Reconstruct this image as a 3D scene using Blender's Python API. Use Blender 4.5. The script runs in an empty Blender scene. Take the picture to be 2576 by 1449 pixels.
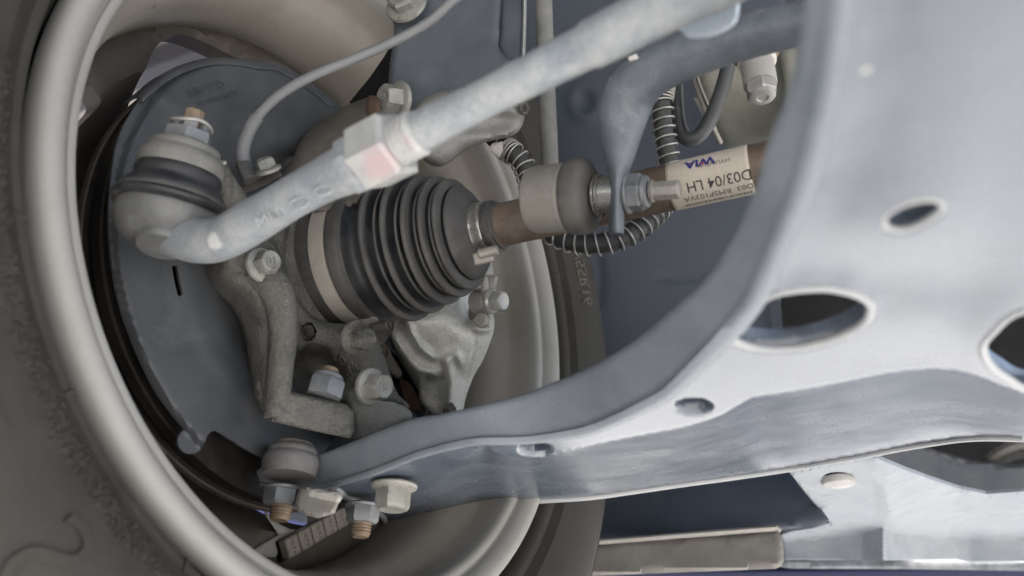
import bpy, math, random
import numpy as np
from mathutils import Vector, Matrix
from mathutils.geometry import delaunay_2d_cdt

random.seed(4); np.random.seed(4)
S = bpy.context.scene
COL = S.collection
PI = math.pi

# ------------------------------------------------------------------ camera
# the wheel axle is the world X axis (inboard = +X), Z is up; the camera looks up and outboard under the car
F = 2022.0
n_c = np.array([.854, .235, .465]); n_c /= np.linalg.norm(n_c)
u_c = np.array([.024, .875, -.488]); u_c -= n_c * (u_c @ n_c); u_c /= np.linalg.norm(u_c)
y_c = np.cross(u_c, n_c)
RM = np.array([n_c, y_c, u_c])
LOC = np.array([0., 0., 1.25])
CW = LOC + RM @ np.array([-.076, .022, -.506])          # wheel centre, in the plane of the inner rim lip

cam_d = bpy.data.cameras.new("camera"); cam = bpy.data.objects.new("camera", cam_d); COL.objects.link(cam)
m4 = Matrix.Identity(4)
for i in range(3):
    for j in range(3): m4[i][j] = RM[i, j]
    m4[i][3] = LOC[i]
cam.matrix_world = m4
cam_d.sensor_width = 36; cam_d.lens = 36 * F / 2576
cam_d.clip_start = .01; cam_d.clip_end = 200
cam_d.dof.use_dof = True; cam_d.dof.focus_distance = .50; cam_d.dof.aperture_fstop = cam_d.lens / 1000 / .0040
S.camera = cam

# ------------------------------------------------------------------ light
SUN_EL, SUN_AZ = math.radians(58), math.radians(20)     # azimuth from +X towards +Y
sdir = Vector((math.cos(SUN_EL) * math.cos(SUN_AZ), math.cos(SUN_EL) * math.sin(SUN_AZ), math.sin(SUN_EL)))
W = bpy.data.worlds.new("World"); S.world = W; W.use_nodes = True
nt = W.node_tree; bg = nt.nodes['Background']
sky = nt.nodes.new('ShaderNodeTexSky'); sky.sky_type = 'NISHITA'; sky.sun_disc = False
sky.sun_elevation = SUN_EL; sky.sun_rotation = PI / 2 - SUN_AZ; sky.air_density = 1.0; sky.dust_density = 2.0
nt.links.new(sky.outputs[0], bg.inputs[0]); bg.inputs[1].default_value = .065
sl = bpy.data.lights.new("sun", 'SUN'); so = bpy.data.objects.new("sun", sl); COL.objects.link(so)
sl.energy = 5; sl.angle = math.radians(.5); sl.color = (1, .965, .925)
so.rotation_euler = sdir.to_track_quat('Z', 'Y').to_euler(); so.location = (3, 0, 6)
S.view_settings.view_transform = 'Standard'; S.view_settings.look = 'None'
S.view_settings.exposure = 2.0; S.view_settings.gamma = 1.0
S.render.engine = 'CYCLES'
S.cycles.use_denoising = True
S.cycles.max_bounces = 8; S.cycles.diffuse_bounces = 5; S.cycles.caustics_reflective = False; S.cycles.caustics_refractive = False

# ------------------------------------------------------------------ from picture rays to points of the place
def A(x): return np.asarray(x, float)
def rays(x, y):
    x = A(x); y = A(y)
    v = np.stack([(x - 1288) / F, (724.5 - y) / F, -np.ones_like(x)], -1)
    return v @ RM.T
def P(x, y, d): return LOC + rays(x, y) * A(d)[..., None]
def PX(x, y, a):
    r = rays(x, y); return LOC + r * ((CW[0] + A(a) - LOC[0]) / r[..., 0])[..., None]
def PZ(x, y, h):
    r = rays(x, y); return LOC + r * (A(h) / r[..., 2])[..., None]
def PC(x, y, rad):                                        # far hit with a cylinder round the axle
    r = rays(x, y); o = LOC - CW
    a = r[1]**2 + r[2]**2; b = 2 * (o[1] * r[1] + o[2] * r[2]); c = o[1]**2 + o[2]**2 - rad**2
    t = (-b + math.sqrt(max(b * b - 4 * a * c, 0))) / (2 * a)
    return LOC + r * t
def Q(cr, pts):                                           # crop notes -> picture coordinates
    ox = (0, 830.6, 1681.6)[int(cr[0])]; oy = (0, 472.8, 944.3)[int(cr[1])]
    return [(ox + x * .3483, oy + y * .3483) for x, y in pts]
def proj(p):
    v = (A(p) - LOC) @ RM
    return 1288 + F * v[..., 0] / -v[..., 2], 724.5 - F * v[..., 1] / -v[..., 2]

def tps(ctrl, reg=1e-4):
    c = A(ctrl); k = c[:, :2] / 500.; v = c[:, 2]; N = len(c)
    def U(r2): return .5 * r2 * np.log(np.maximum(r2, 1e-12))
    K = U(((k[:, None] - k[None])**2).sum(-1)) + reg * np.eye(N)
    Pm = np.c_[np.ones(N), k]
    L = np.block([[K, Pm], [Pm.T, np.zeros((3, 3))]])
    s = np.linalg.solve(L, np.r_[v, 0, 0, 0])
    def f(x, y):
        q = np.stack([A(x), A(y)], -1) / 500.
        return U(((q[..., None, :] - k)**2).sum(-1)) @ s[:N] + s[N] + q @ s[N + 1:]
    return f
def sd(ctrl, bumps=()):
    f = tps(ctrl) if len(ctrl) >= 3 else (lambda x, y: A(x) * 0 + ctrl[0][2])
    def g(x, y):
        d = f(x, y)
        for (bx, by, br, bh) in bumps: d = d - bh * np.exp(-(((x - bx)**2 + (y - by)**2) / br**2)**1.5)
        return P(x, y, d)
    return g
def ridge(x, y, pts, w):                                  # soft ridge along a polyline: 1 on it, 0 beyond w
    best = np.full(np.shape(x), 1e9)
    for (ax, ay), (bx, by) in zip(pts[:-1], pts[1:]):
        dx, dy = bx - ax, by - ay
        t = np.clip(((x - ax) * dx + (y - ay) * dy) / (dx * dx + dy * dy), 0, 1)
        best = np.minimum(best, np.hypot(x - ax - t * dx, y - ay - t * dy))
    return np.exp(-(best / w)**2)

# ------------------------------------------------------------------ mesh helpers
def crom(p, m, closed=False):
    p = A(p); N = len(p)
    if N < 3: 
        t = np.linspace(0, 1, m * (N - 1) + 1)[:, None]; return p[0] * (1 - t) + p[-1] * t
    out = []
    rng = N if closed else N - 1
    for i in range(rng):
        if closed: a, b, c, d = p[(i - 1) % N], p[i], p[(i + 1) % N], p[(i + 2) % N]
        else:
            b, c = p[i], p[i + 1]; a = p[i - 1] if i else 2 * b - c; d = p[i + 2] if i + 2 < N else 2 * c - b
        for k in range(m):
            t = k / m
            out.append(.5 * (2 * b + (c - a) * t + (2 * a - 5 * b + 4 * c - d) * t * t + (3 * b - a - 3 * c + d) * t**3))
    if not closed: out.append(p[-1])
    return A(out)
def perp(ax):
    ax = A(ax) / np.linalg.norm(ax); h = A([0, 0, 1]) if abs(ax[2]) < .9 else A([0, 1, 0])
    e = np.cross(ax, h); e /= np.linalg.norm(e); return ax, e, np.cross(ax, e)
def join(*ms):
    V = []; Fs = []; o = 0
    for v, f in ms:
        V.append(A(v)); Fs += [tuple(i + o for i in q) for q in f]; o += len(v)
    return np.concatenate(V), Fs
def tube(pts, r, seg=14, m=5, cap=True, ref=None, smooth=True):
    pts = A(pts); N = len(pts)
    r = A(r) if np.ndim(r) else np.full(N, r)
    if r.ndim == 1: r = np.c_[r, r]
    if smooth and N > 2: q = crom(np.c_[pts, r], m); pts, r = q[:, :3], np.maximum(q[:, 3:5], 1e-5)
    N = len(pts); T = np.gradient(pts, axis=0); T /= np.linalg.norm(T, axis=1)[:, None]
    V = []; e = None
    for i in range(N):
        if ref is not None: e = A(ref(pts[i]) if callable(ref) else ref)
        elif e is None: e = perp(T[i])[1]
        e = e - T[i] * (e @ T[i]); e = e / np.linalg.norm(e); b = np.cross(T[i], e)
        for k in range(seg):
            t = 2 * PI * k / seg; V.append(pts[i] + b * r[i, 0] * math.cos(t) + e * r[i, 1] * math.sin(t))
    Fs = [(i * seg + k, i * seg + (k + 1) % seg, (i + 1) * seg + (k + 1) % seg, (i + 1) * seg + k) for i in range(N - 1) for k in range(seg)]
    if cap: Fs += [tuple(range(seg))[::-1], tuple((N - 1) * seg + k for k in range(seg))]
    return A(V), Fs
def lathe(p0, ax, prof, seg=40, rot=0, close=True, ell=1.0):
    ax, e, b = perp(ax); V = []; N = len(prof)
    for t, r in prof:
        for k in range(seg):
            g = 2 * PI * (k + rot) / seg; V.append(A(p0) + ax * t + (e * math.cos(g) * ell + b * math.sin(g)) * max(r, 1e-5))
    Fs = [(i * seg + k, i * seg + (k + 1) % seg, (i + 1) * seg + (k + 1) % seg, (i + 1) * seg + k) for i in range(N - 1) for k in range(seg)]
    if close: Fs += [tuple(range(seg))[::-1], tuple((N - 1) * seg + k for k in range(seg))]
    return A(V), Fs
def arc_ring(prof, a0=0, a1=360, seg=160):                # revolve (a, r) about the axle
    V = []; N = len(prof); full = abs(a1 - a0) >= 360; ns = seg if full else seg + 1
    for k in range(ns):
        g = math.radians(a0 + (a1 - a0) * k / seg)
        for a, r in prof: V.append(CW + A([a, r * math.cos(g), r * math.sin(g)]))
    Fs = []
    for k in range(seg):
        k2 = (k + 1) % ns
        for i in range(N - 1): Fs.append((k * N + i, k * N + i + 1, k2 * N + i + 1, k2 * N + i))
    return A(V), Fs
def hexhead(c, ax, r, h, rot=0.):                         # hexagon with chamfered top, starting at c
    v, f = lathe(c, ax, [(0, r), (h * .82, r), (h, r * .86)], 6, rot)
    return v, f
def bolt(c, ax, r, h, fr=None, fh=.002, rot=0., dome=True):
    ms = []
    o = A(c); axu = perp(ax)[0]
    if fr:
        ms.append(lathe(o, ax, [(0, fr * .97), (fh * .4, fr), (fh, fr * .95), (fh * 1.5, r * 1.0)], 32)); o = o + axu * fh * .9
    ms.append(hexhead(o, ax, r, h, rot))
    if dome: ms.append(lathe(o + axu * h * .98, ax, [(0, r * .80), (.0004, r * .80), (.0007, r * .72), (.0005, r * .66), (.0003, 0)], 28))
    return join(*ms)
def thread(c, ax, r, L, pitch=.00125, seg=20):
    prof = [(0, r * .9)]; k = int(L / pitch)
    for i in range(k): prof += [(i * pitch + pitch * .25, r), (i * pitch + pitch * .5, r), (i * pitch + pitch * .75, r * .89), (i * pitch + pitch, r * .89)]
    prof += [(L + .0006, r * .8)]
    return lathe(c, ax, prof, seg)
def helix(path, R, wire, pitch, seg=6, per=14):
    p = crom(path, 24); s = np.r_[0, np.cumsum(np.linalg.norm(np.diff(p, axis=0), axis=1))]
    n = int(s[-1] / pitch * per); ss = np.linspace(0, s[-1], n)
    c = np.stack([np.interp(ss, s, p[:, k]) for k in range(3)], -1)
    T = np.gradient(c, axis=0); T /= np.linalg.norm(T, axis=1)[:, None]; e = perp(T[0])[1]; out = []
    for i in range(n):
        e = e - T[i] * (e @ T[i]); e /= np.linalg.norm(e); b = np.cross(T[i], e); g = 2 * PI * i / per
        out.append(c[i] + R * (e * math.cos(g) + b * math.sin(g)))
    return tube(out, wire, seg, smooth=False)

def inpoly(x, y, poly):
    r = np.zeros(np.shape(x), bool); p = A(poly); q = np.roll(p, -1, 0)
    for (ax, ay), (bx, by) in zip(p, q):
        if ay == by: continue
        r ^= ((ay > y) != (by > y)) & (x < (bx - ax) * (y - ay) / (by - ay) + ax)
    return r
def pdist(x, y, poly):
    p = A(poly); q = np.roll(p, -1, 0); best = np.full(np.shape(x), 1e9)
    for (ax, ay), (bx, by) in zip(p, q):
        dx, dy = bx - ax, by - ay; L = dx * dx + dy * dy + 1e-9
        t = np.clip(((x - ax) * dx + (y - ay) * dy) / L, 0, 1)
        best = np.minimum(best, np.hypot(x - ax - t * dx, y - ay - t * dy))
    return best
def resample(p, sp):
    p = A(p); p = np.r_[p, p[:1]]; out = []
    for a, b in zip(p[:-1], p[1:]):
        k = max(1, int(round(np.linalg.norm(b - a) / sp)))
        out += [a + (b - a) * i / k for i in range(k)]
    return A(out)
def ell(cx, cy, rx, ry, rot=0, n=28):
    t = np.linspace(0, 2 * PI, n, endpoint=False); c, s = math.cos(rot), math.sin(rot)
    return [(cx + rx * math.cos(g) * c - ry * math.sin(g) * s, cy + rx * math.cos(g) * s + ry * math.sin(g) * c) for g in t]
def sheet(outline, holes, surf, thick, sp=14, rnd=0, rdep=0, curved=True, hcurved=True, back=None, hrnd=None):
    """solid plate: traced outline on a surface of its own depth, real thickness, rounded border"""
    def prep(o, c):
        o = crom(o, 4, True) if c else A(o)
        return resample(o, sp * .8)
    loops = [prep(outline, curved)] + [prep(h, hcurved) for h in holes]
    big = loops[0]; x0, y0 = big.min(0); x1, y1 = big.max(0)
    gx, gy = np.meshgrid(np.arange(x0, x1, sp), np.arange(y0, y1, sp * .87)); gx = gx + (np.arange(gx.shape[0])[:, None] % 2) * sp * .5
    gx = gx.ravel(); gy = gy.ravel()
    ok = inpoly(gx, gy, big) & (pdist(gx, gy, big) > sp * .45)
    for h in loops[1:]: ok &= ~inpoly(gx, gy, h) & (pdist(gx, gy, h) > sp * .45)
    pts = [tuple(p) for l in loops for p in l]; edges = []; o = 0
    for l in loops:
        k = len(l); edges += [(o + i, o + (i + 1) % k) for i in range(k)]; o += k
    pts += list(zip(gx[ok], gy[ok]))
    res = delaunay_2d_cdt([Vector(p) for p in pts], edges, [], 0, 1e-4)
    v2 = A([tuple(v) for v in res[0]]); tris = [tuple(f) for f in res[2]]
    ce = A([v2[list(t)].mean(0) for t in tris])
    keep = inpoly(ce[:, 0], ce[:, 1], big)
    for h in loops[1:]: keep &= ~inpoly(ce[:, 0], ce[:, 1], h)
    tris = [t for t, k in zip(tris, keep) if k]
    used = sorted({i for t in tris for i in t}); mp = {i: j for j, i in enumerate(used)}
    v2 = v2[used]; tris = [tuple(mp[i] for i in t) for t in tris]
    X, Y = v2[:, 0], v2[:, 1]; front = surf(X, Y); NV = len(v2)
    bk = rays(X, Y); bk /= np.linalg.norm(bk, axis=1)[:, None]
    if back is not None: bk = np.tile(A(back) / np.linalg.norm(back), (NV, 1))
    if rnd:
        d = pdist(X, Y, big)
        for h in loops[1:]: d = np.minimum(d, pdist(X, Y, h) * (rnd / (hrnd or rnd)))
        t = np.clip(d / rnd, 0, 1); front = front + bk * (rdep * (1 - np.sqrt(np.maximum(1 - (1 - t)**2, 0))))[:, None]
    backv = front + bk * thick
    cnt = {}
    for t in tris:
        for a, b in ((t[0], t[1]), (t[1], t[2]), (t[2], t[0])):
            cnt[(a, b)] = 1
    # y runs down in the picture: flip so that the front faces the camera
    Fs = [t[::-1] for t in tris] + [tuple(i + NV for i in t) for t in tris]
    for (a, b) in cnt:
        if (b, a) not in cnt: Fs.append((a, b, b + NV, a + NV))
    return np.concatenate([front, backv]), Fs
def loft(rows, m=4, n=None):
    """surface through rows of points (each row same count)"""
    R = A([crom(r, m) for r in rows]); nr, nc = R.shape[:2]
    V = R.reshape(-1, 3); Fs = [(i * nc + j, i * nc + j + 1, (i + 1) * nc + j + 1, (i + 1) * nc + j) for i in range(nr - 1) for j in range(nc - 1)]
    return V, Fs

# ------------------------------------------------------------------ objects
def thing(name, label, cat, loc, group=None):
    o = bpy.data.objects.new(name, None); COL.objects.link(o); o.empty_display_size = .02
    o.location = Vector(loc); o['label'] = label; o['category'] = cat
    if group: o['group'] = group
    return o
def org(p):
    v = Vector((0, 0, 0))
    while p is not None: v += p.location; p = p.parent
    return v
def part(name, vf, mat, parent=None, angle=35, kind=None, label=None, solid=None, sub=0, flat=False, bev=0, weld=False):
    v, f = vf; o0 = np.array(org(parent)) if parent else np.zeros(3)
    me = bpy.data.meshes.new(name); me.from_pydata((A(v) - o0).tolist(), [], f); me.update()
    import bmesh
    bm = bmesh.new(); bm.from_mesh(me)
    if weld: bmesh.ops.remove_doubles(bm, verts=bm.verts, dist=1e-6)
    bmesh.ops.recalc_face_normals(bm, faces=bm.faces); bm.to_mesh(me); bm.free()
    if not flat:
        me.polygons.foreach_set('use_smooth', [True] * len(me.polygons))
        me.set_sharp_from_angle(angle=math.radians(angle))
    me.materials.append(mat)
    o = bpy.data.objects.new(name, me); COL.objects.link(o)
    if parent: o.parent = parent
    if solid:
        md = o.modifiers.new('thickness', 'SOLIDIFY'); md.thickness = solid; md.offset = 0
    if bev:
        md = o.modifiers.new('edges', 'BEVEL'); md.width = bev; md.segments = 2; md.limit_method = 'ANGLE'; md.angle_limit = math.radians(40)
    if sub:
        md = o.modifiers.new('smooth', 'SUBSURF'); md.levels = md.render_levels = sub
    if kind: o['kind'] = kind
    if label: o['label'] = label
    return o
def boxpts(c, hx, hy, hz):
    """box from centre and three half-axis vectors"""
    c, hx, hy, hz = A(c), A(hx), A(hy), A(hz); V = [c + sx * hx + sy * hy + sz * hz for sx in (-1, 1) for sy in (-1, 1) for sz in (-1, 1)]
    return A(V), [(0, 1, 3, 2), (4, 6, 7, 5), (0, 4, 5, 1), (2, 3, 7, 6), (0, 2, 6, 4), (1, 5, 7, 3)]
def text_mesh(s, size, extrude, fn, bold=0., align='CENTER', res=3, spacing=1.0):
    c = bpy.data.curves.new('t', 'FONT'); c.body = s; c.size = size; c.extrude = extrude; c.align_x = align; c.align_y = 'CENTER'
    c.resolution_u = res; c.offset = bold; c.space_character = spacing
    o = bpy.data.objects.new('t', c); COL.objects.link(o)
    dg = bpy.context.evaluated_depsgraph_get(); me = bpy.data.meshes.new_from_object(o.evaluated_get(dg))
    import bmesh
    bm = bmesh.new(); bm.from_mesh(me); bmesh.ops.triangulate(bm, faces=bm.faces)
    for _ in range(3):
        lg = [e for e in bm.edges if e.calc_length() > size * .22]
        if lg: bmesh.ops.subdivide_edges(bm, edges=lg, cuts=1); bmesh.ops.triangulate(bm, faces=bm.faces)
    bm.to_mesh(me); bm.free()
    v = A([tuple(q.co) for q in me.vertices]); f = [tuple(p.vertices) for p in me.polygons]
    bpy.data.objects.remove(o); bpy.data.curves.remove(c); bpy.data.meshes.remove(me)
    return fn(v), f

# ------------------------------------------------------------------ materials
def M(name, c1, c2=None, scale=60., rough=.5, rvar=.15, metal=0., spec=.5, bump=.15, bscale=500., bdist=.0004, speck=None, blots=(), stain=None, stretch=None, contrast=(.35, .65), grain=.10, gscale=650.):
    m = bpy.data.materials.new(name); m.use_nodes = True; t = m.node_tree; N = t.nodes; L = t.links
    b = N['Principled BSDF']; c2 = c2 or tuple(x * .75 for x in c1)
    tc = N.new('ShaderNodeTexCoord'); src = tc.outputs['Object']
    if stretch:
        mp = N.new('ShaderNodeMapping'); mp.inputs['Scale'].default_value = stretch; L.new(src, mp.inputs[0]); src = mp.outputs[0]
    def noise(sc, det=4, ro=.6, dist=0):
        q = N.new('ShaderNodeTexNoise'); q.inputs['Scale'].default_value = sc; q.inputs['Detail'].default_value = det
        q.inputs['Roughness'].default_value = ro; q.inputs['Distortion'].default_value = dist; L.new(src, q.inputs['Vector']); return q.outputs[0]
    def rng(v, a, bb, lo=0., hi=1.):
        q = N.new('ShaderNodeMapRange'); q.inputs[1].default_value = a; q.inputs[2].default_value = bb; q.inputs[3].default_value = lo; q.inputs[4].default_value = hi
        L.new(v, q.inputs[0]); return q.outputs[0]
    def mix(f, a, bb):
        q = N.new('ShaderNodeMix'); q.data_type = 'RGBA'
        if isinstance(f, float): q.inputs[0].default_value = f
        else: L.new(f, q.inputs[0])
        for i, v in ((6, a), (7, bb)):
            if isinstance(v, tuple): q.inputs[i].default_value = (*v[:3], 1)
            else: L.new(v, q.inputs[i])
        return q.outputs[2]
    n1 = noise(scale, 5, .62, .3)
    col = mix(rng(n1, *contrast), c1, c2)
    if stain:                                             # larger patches of dirt with edges of their own
        sc, sca, lo, hi = stain; col = mix(rng(noise(sca, 6, .7, .8), lo, hi), col, sc)
    if speck:
        sc, sca, th = speck; col = mix(rng(noise(sca, 2, .5), th, th + .06), col, sc)
    if grain:
        hs = N.new('ShaderNodeHueSaturation'); L.new(rng(noise(gscale, 3, .7), .3, .7, 1 - grain, 1 + grain), hs.inputs['Value']); L.new(col, hs.inputs['Color']); col = hs.outputs[0]
    for (pc, rad, bc, soft) in blots:                     # paint daubs
        ge = N.new('ShaderNodeNewGeometry'); vm = N.new('ShaderNodeVectorMath'); vm.operation = 'DISTANCE'
        vm.inputs[1].default_value = tuple(float(q) for q in pc); L.new(ge.outputs['Position'], vm.inputs[0])
        ad = N.new('ShaderNodeMath'); ad.operation = 'MULTIPLY_ADD'; L.new(noise(250, 5, .7), ad.inputs[0]); ad.inputs[1].default_value = -rad * 1.2; ad.inputs[2].default_value = rad * .6
        a2 = N.new('ShaderNodeMath'); a2.operation = 'ADD'; L.new(vm.outputs['Value'], a2.inputs[0]); L.new(ad.outputs[0], a2.inputs[1])
        col = mix(rng(a2.outputs[0], rad, rad * (1 - soft)), col, bc)
    L.new(col, b.inputs['Base Color'])
    L.new(rng(n1, .3, .7, max(.03, rough - rvar), min(1, rough + rvar)), b.inputs['Roughness'])
    b.inputs['Metallic'].default_value = metal; b.inputs['Specular IOR Level'].default_value = spec
    if bump:
        q = N.new('ShaderNodeBump'); q.inputs['Strength'].default_value = bump; q.inputs['Distance'].default_value = bdist
        L.new(noise(bscale, 4, .65), q.inputs['Height']); L.new(q.outputs[0], b.inputs['Normal'])
    return m

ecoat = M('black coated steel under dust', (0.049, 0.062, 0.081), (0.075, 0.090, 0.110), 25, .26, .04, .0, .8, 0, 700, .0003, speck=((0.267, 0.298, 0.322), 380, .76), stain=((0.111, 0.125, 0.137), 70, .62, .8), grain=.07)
ecoat_lip = M('pale lip and edge highlight', (.25, .258, .265), (.30, .30, .297), 60, .45, .08, 0, .4, .05, 600, .0002, grain=.05)  # pale tone for hole lips; on the lower edge it paints the highlight
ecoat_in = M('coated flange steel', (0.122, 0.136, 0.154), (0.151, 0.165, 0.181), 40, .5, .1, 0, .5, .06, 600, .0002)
rod_m = M('galvanised rod grey with dust', (0.246, 0.260, 0.282), (0.332, 0.332, 0.326), 70, .42, .12, .15, .5, .35, 260, .0006, stain=((0.173, 0.188, 0.217), 55, .58, .7), speck=((0.506, 0.506, 0.491), 300, .73))
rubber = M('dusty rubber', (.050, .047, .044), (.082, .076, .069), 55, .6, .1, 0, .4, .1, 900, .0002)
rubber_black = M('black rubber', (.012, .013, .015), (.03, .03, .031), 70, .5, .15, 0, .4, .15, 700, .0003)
iron = M('dusty cast iron', (0.075, 0.072, 0.063), (0.115, 0.109, 0.096), 60, .72, .12, 0, .35, .9, 420, .0018, stain=((0.048, 0.046, 0.040), 38, .52, .64), speck=((0.175, 0.161, 0.138), 420, .66), grain=.22)
iron_brown = M('brown cast iron', (0.066, 0.059, 0.051), (0.102, 0.090, 0.078), 60, .75, .1, 0, .3, .5, 600, .0007)
alu = M('rough cast aluminium', (.50, .495, .455), (.64, .63, .585), 110, .40, .08, .15, .6, .9, 420, .0013, stain=((.36, .36, .33), 40, .58, .74))
zinc = M('dusty zinc bolt', (0.197, 0.194, 0.173), (0.252, 0.246, 0.221), 160, .48, .1, .2, .5, .2, 700, .0003, stain=((0.136, 0.116, 0.092), 130, .55, .72))
steel_dust = M('dusty beige steel', (0.243, 0.222, 0.195), (0.291, 0.270, 0.239), 80, .5, .12, .2, .5, .12, 900, .0002)
steel_bright = M('bright steel', (0.385, 0.371, 0.343), (0.294, 0.280, 0.259), 120, .3, .1, .75, .5, .06, 900, .0001)
shaft_m = M('brown oxide shaft steel', (.105, .08, .062), (.165, .125, .095), 70, .55, .12, .15, .4, .15, 800, .0002, stain=((.2, .115, .065), 40, .55, .75))
rust = M('rusty thread', (.17, .118, .078), (.25, .20, .145), 150, .7, .1, .1, .3, .3, 900, .0003)
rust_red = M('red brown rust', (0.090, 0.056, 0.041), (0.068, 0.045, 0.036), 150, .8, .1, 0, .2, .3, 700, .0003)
nut_grey = M('grey coated nut', (.13, .136, .141), (.18, .184, .187), 90, .45, .1, .1, .5, .15, 700, .0003, stain=((.21, .20, .185), 90, .56, .74))
shield_m = M('dark coated sheet steel', (0.042, 0.045, 0.049), (0.058, 0.060, 0.063), 30, .5, .1, 0, .5, .06, 900, .0002, speck=((0.300, 0.288, 0.276), 500, .78), stain=((0.085, 0.086, 0.087), 22, .55, .8))
disc_m = M('black brake disc', (.012, .011, .010), (.03, .024, .02), 40, .6, .1, .3, .3, .1, 600, .0002)
rim_m = M('silver wheel paint with brake dust', (0.313, 0.287, 0.250), (0.273, 0.246, 0.212), 20, .5, .1, .05, .4, .05, 700, .0001, stain=((0.225, 0.196, 0.161), 12, .56, .8), speck=((0.121, 0.097, 0.077), 70, .73), grain=.08)
spoke_m = M('brake dust and shade on spoke back', (.075, .062, .05), (.048, .040, .033), 14, .55, .1, .05, .4, .1, 500, .0002, stain=((.17, .145, .12), 16, .6, .8))  # brake dust brown, darkened further to paint the shade inside the wheel
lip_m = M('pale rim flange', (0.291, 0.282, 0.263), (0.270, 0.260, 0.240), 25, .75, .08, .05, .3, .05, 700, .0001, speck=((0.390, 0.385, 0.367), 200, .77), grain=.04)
tyre_m = M('worn grey rubber', (0.035, 0.033, 0.029), (0.046, 0.042, 0.036), 30, .8, .08, 0, .25, .25, 800, .0004, stain=((0.026, 0.024, 0.021), 18, .56, .75))
tyre_in = M('tyre rubber away side', (0.083, 0.074, 0.062), (0.101, 0.090, 0.075), 30, .8, .08, 0, .25, .15, 800, .0003)
plate_m = M('blue black painted plate', (0.040, 0.048, 0.058), (0.057, 0.064, 0.075), 40, .48, .12, 0, .5, .1, 600, .0003, speck=((0.243, 0.247, 0.248), 400, .77))
liner_m = M('dark slate plastic liner', (0.033, 0.041, 0.057), (0.043, 0.051, 0.066), 14, .6, .1, 0, .4, .06, 800, .0002, speck=((0.185, 0.192, 0.212), 260, .79), stain=((0.063, 0.070, 0.083), 9, .58, .8), stretch=(1, 1, .5))
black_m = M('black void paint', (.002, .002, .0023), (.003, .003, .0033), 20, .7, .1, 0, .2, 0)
hose_grey = M('grey cable sheath', (0.144, 0.147, 0.150), (0.174, 0.174, 0.171), 60, .5, .1, 0, .4, .05, 800, .0001)
gear_m = M('grey green casting', (.23, .225, .185), (.155, .155, .13), 18, .6, .1, .1, .4, .2, 500, .0005)
white_m = M('pale dusty underbody', (0.222, 0.239, 0.256), (0.271, 0.288, 0.303), 30, .75, .08, .0, .2, .2, 400, .0004, speck=((0.300, 0.311, 0.319), 200, .70), stain=((0.178, 0.193, 0.209), 30, .56, .75))
bar_m = M('brown grey dusty rail', (0.170, 0.157, 0.140), (0.212, 0.200, 0.178), 40, .7, .1, 0, .3, .2, 500, .0004, stain=((0.128, 0.123, 0.115), 30, .55, .7))
blue_m = M('blue lift paint', (.004, .006, .038), (.006, .009, .05), 20, .45, .1, 0, .5, .05, 500, .0002)
label_m = M('paper label', (0.476, 0.416, 0.340), (0.510, 0.451, 0.374), 30, .75, .05, 0, .3, .05, 900, .0001)
ink = M('black ink', (.035, .033, .035), (.05, .05, .05), 200, .8, .05, 0, .2, 0)
ink_blue = M('blue ink', (.03, .03, .16), (.04, .04, .18), 200, .8, .05, 0, .2, 0)
ink_red = M('red ink', (.5, .05, .04), (.45, .05, .04), 200, .8, .05, 0, .2, 0)
spring_m = M('galvanised spring wire', (0.368, 0.352, 0.328), (0.304, 0.288, 0.264), 200, .4, .1, .4, .5, 0)
pale_blue = M('pale blue cap plastic', (.50, .56, .62), (.55, .60, .64), 40, .45, .1, 0, .5, .05, 700, .0002)
wall_m = M('grey workshop wall', (.16, .155, .15), (.2, .195, .19), 2, .8, .05, 0, .3, 0)
under_m = M('dark underbody paint', (.03, .032, .035), (.05, .05, .052), 8, .7, .1, 0, .3, 0)
ground_m = M('pale concrete', (.56, .555, .545), (.50, .495, .485), 1.5, .85, .05, 0, .3, .2, 30, .003, stain=((.41, .41, .41), .6, .55, .7))
roof_m = M('pale canopy sheet', (.34, .31, .285), (.38, .35, .32), 2, .8, .05, 0, .3, 0)
weight_m = M('dull lead weight', (.20, .175, .15), (.25, .22, .19), 120, .6, .1, .2, .4, .2, 700, .0003)

# ================================================================== the setting
g = part('ground', (A([(-14, -14, 0), (14, -14, 0), (14, 14, 0), (-14, 14, 0)]), [(0, 1, 2, 3)]), ground_m, flat=True, kind='structure')
# unseen slabs for the car floor, sized and placed to block sun and sky
tb = thing('car', 'car floor slabs added out of view to block light, and a black backing panel', 'car', CW + A([.3, 0, .62]))
part('floor_sun_block', boxpts(CW + A([.42, -1.60, .66]), (.72, 0, 0), (0, 2.35, 0), (0, 0, .02)), under_m, tb, flat=True)
part('rear_light_block', boxpts(CW + A([.42, -1.75, .10]), (.72, 0, 0), (0, .9, 0), (0, 0, .02)), under_m, tb, flat=True)
ws = thing('canopy', 'pale canopy roof with a dark rafter glimpsed through the upper wheel window', 'canopy', (-3, 1, 3.2))

part('roof', boxpts((-4.1, .6, 4.1), (2.7, 0, 0), (0, 5.8, 0), (0, 0, .04)), roof_m, ws, flat=True)

q0, q1 = PZ(330, 188, 2.70), PZ(580, 92, 2.70); qd = (q1 - q0) / np.linalg.norm(q1 - q0)
part('rafter', boxpts((q0 + q1) / 2, qd * 1.6, np.cross([0, 0, 1], qd) * .045, (0, 0, .07)), M('dark rafter', (.04, .04, .05), None, 5, .6), ws, flat=True)

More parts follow.
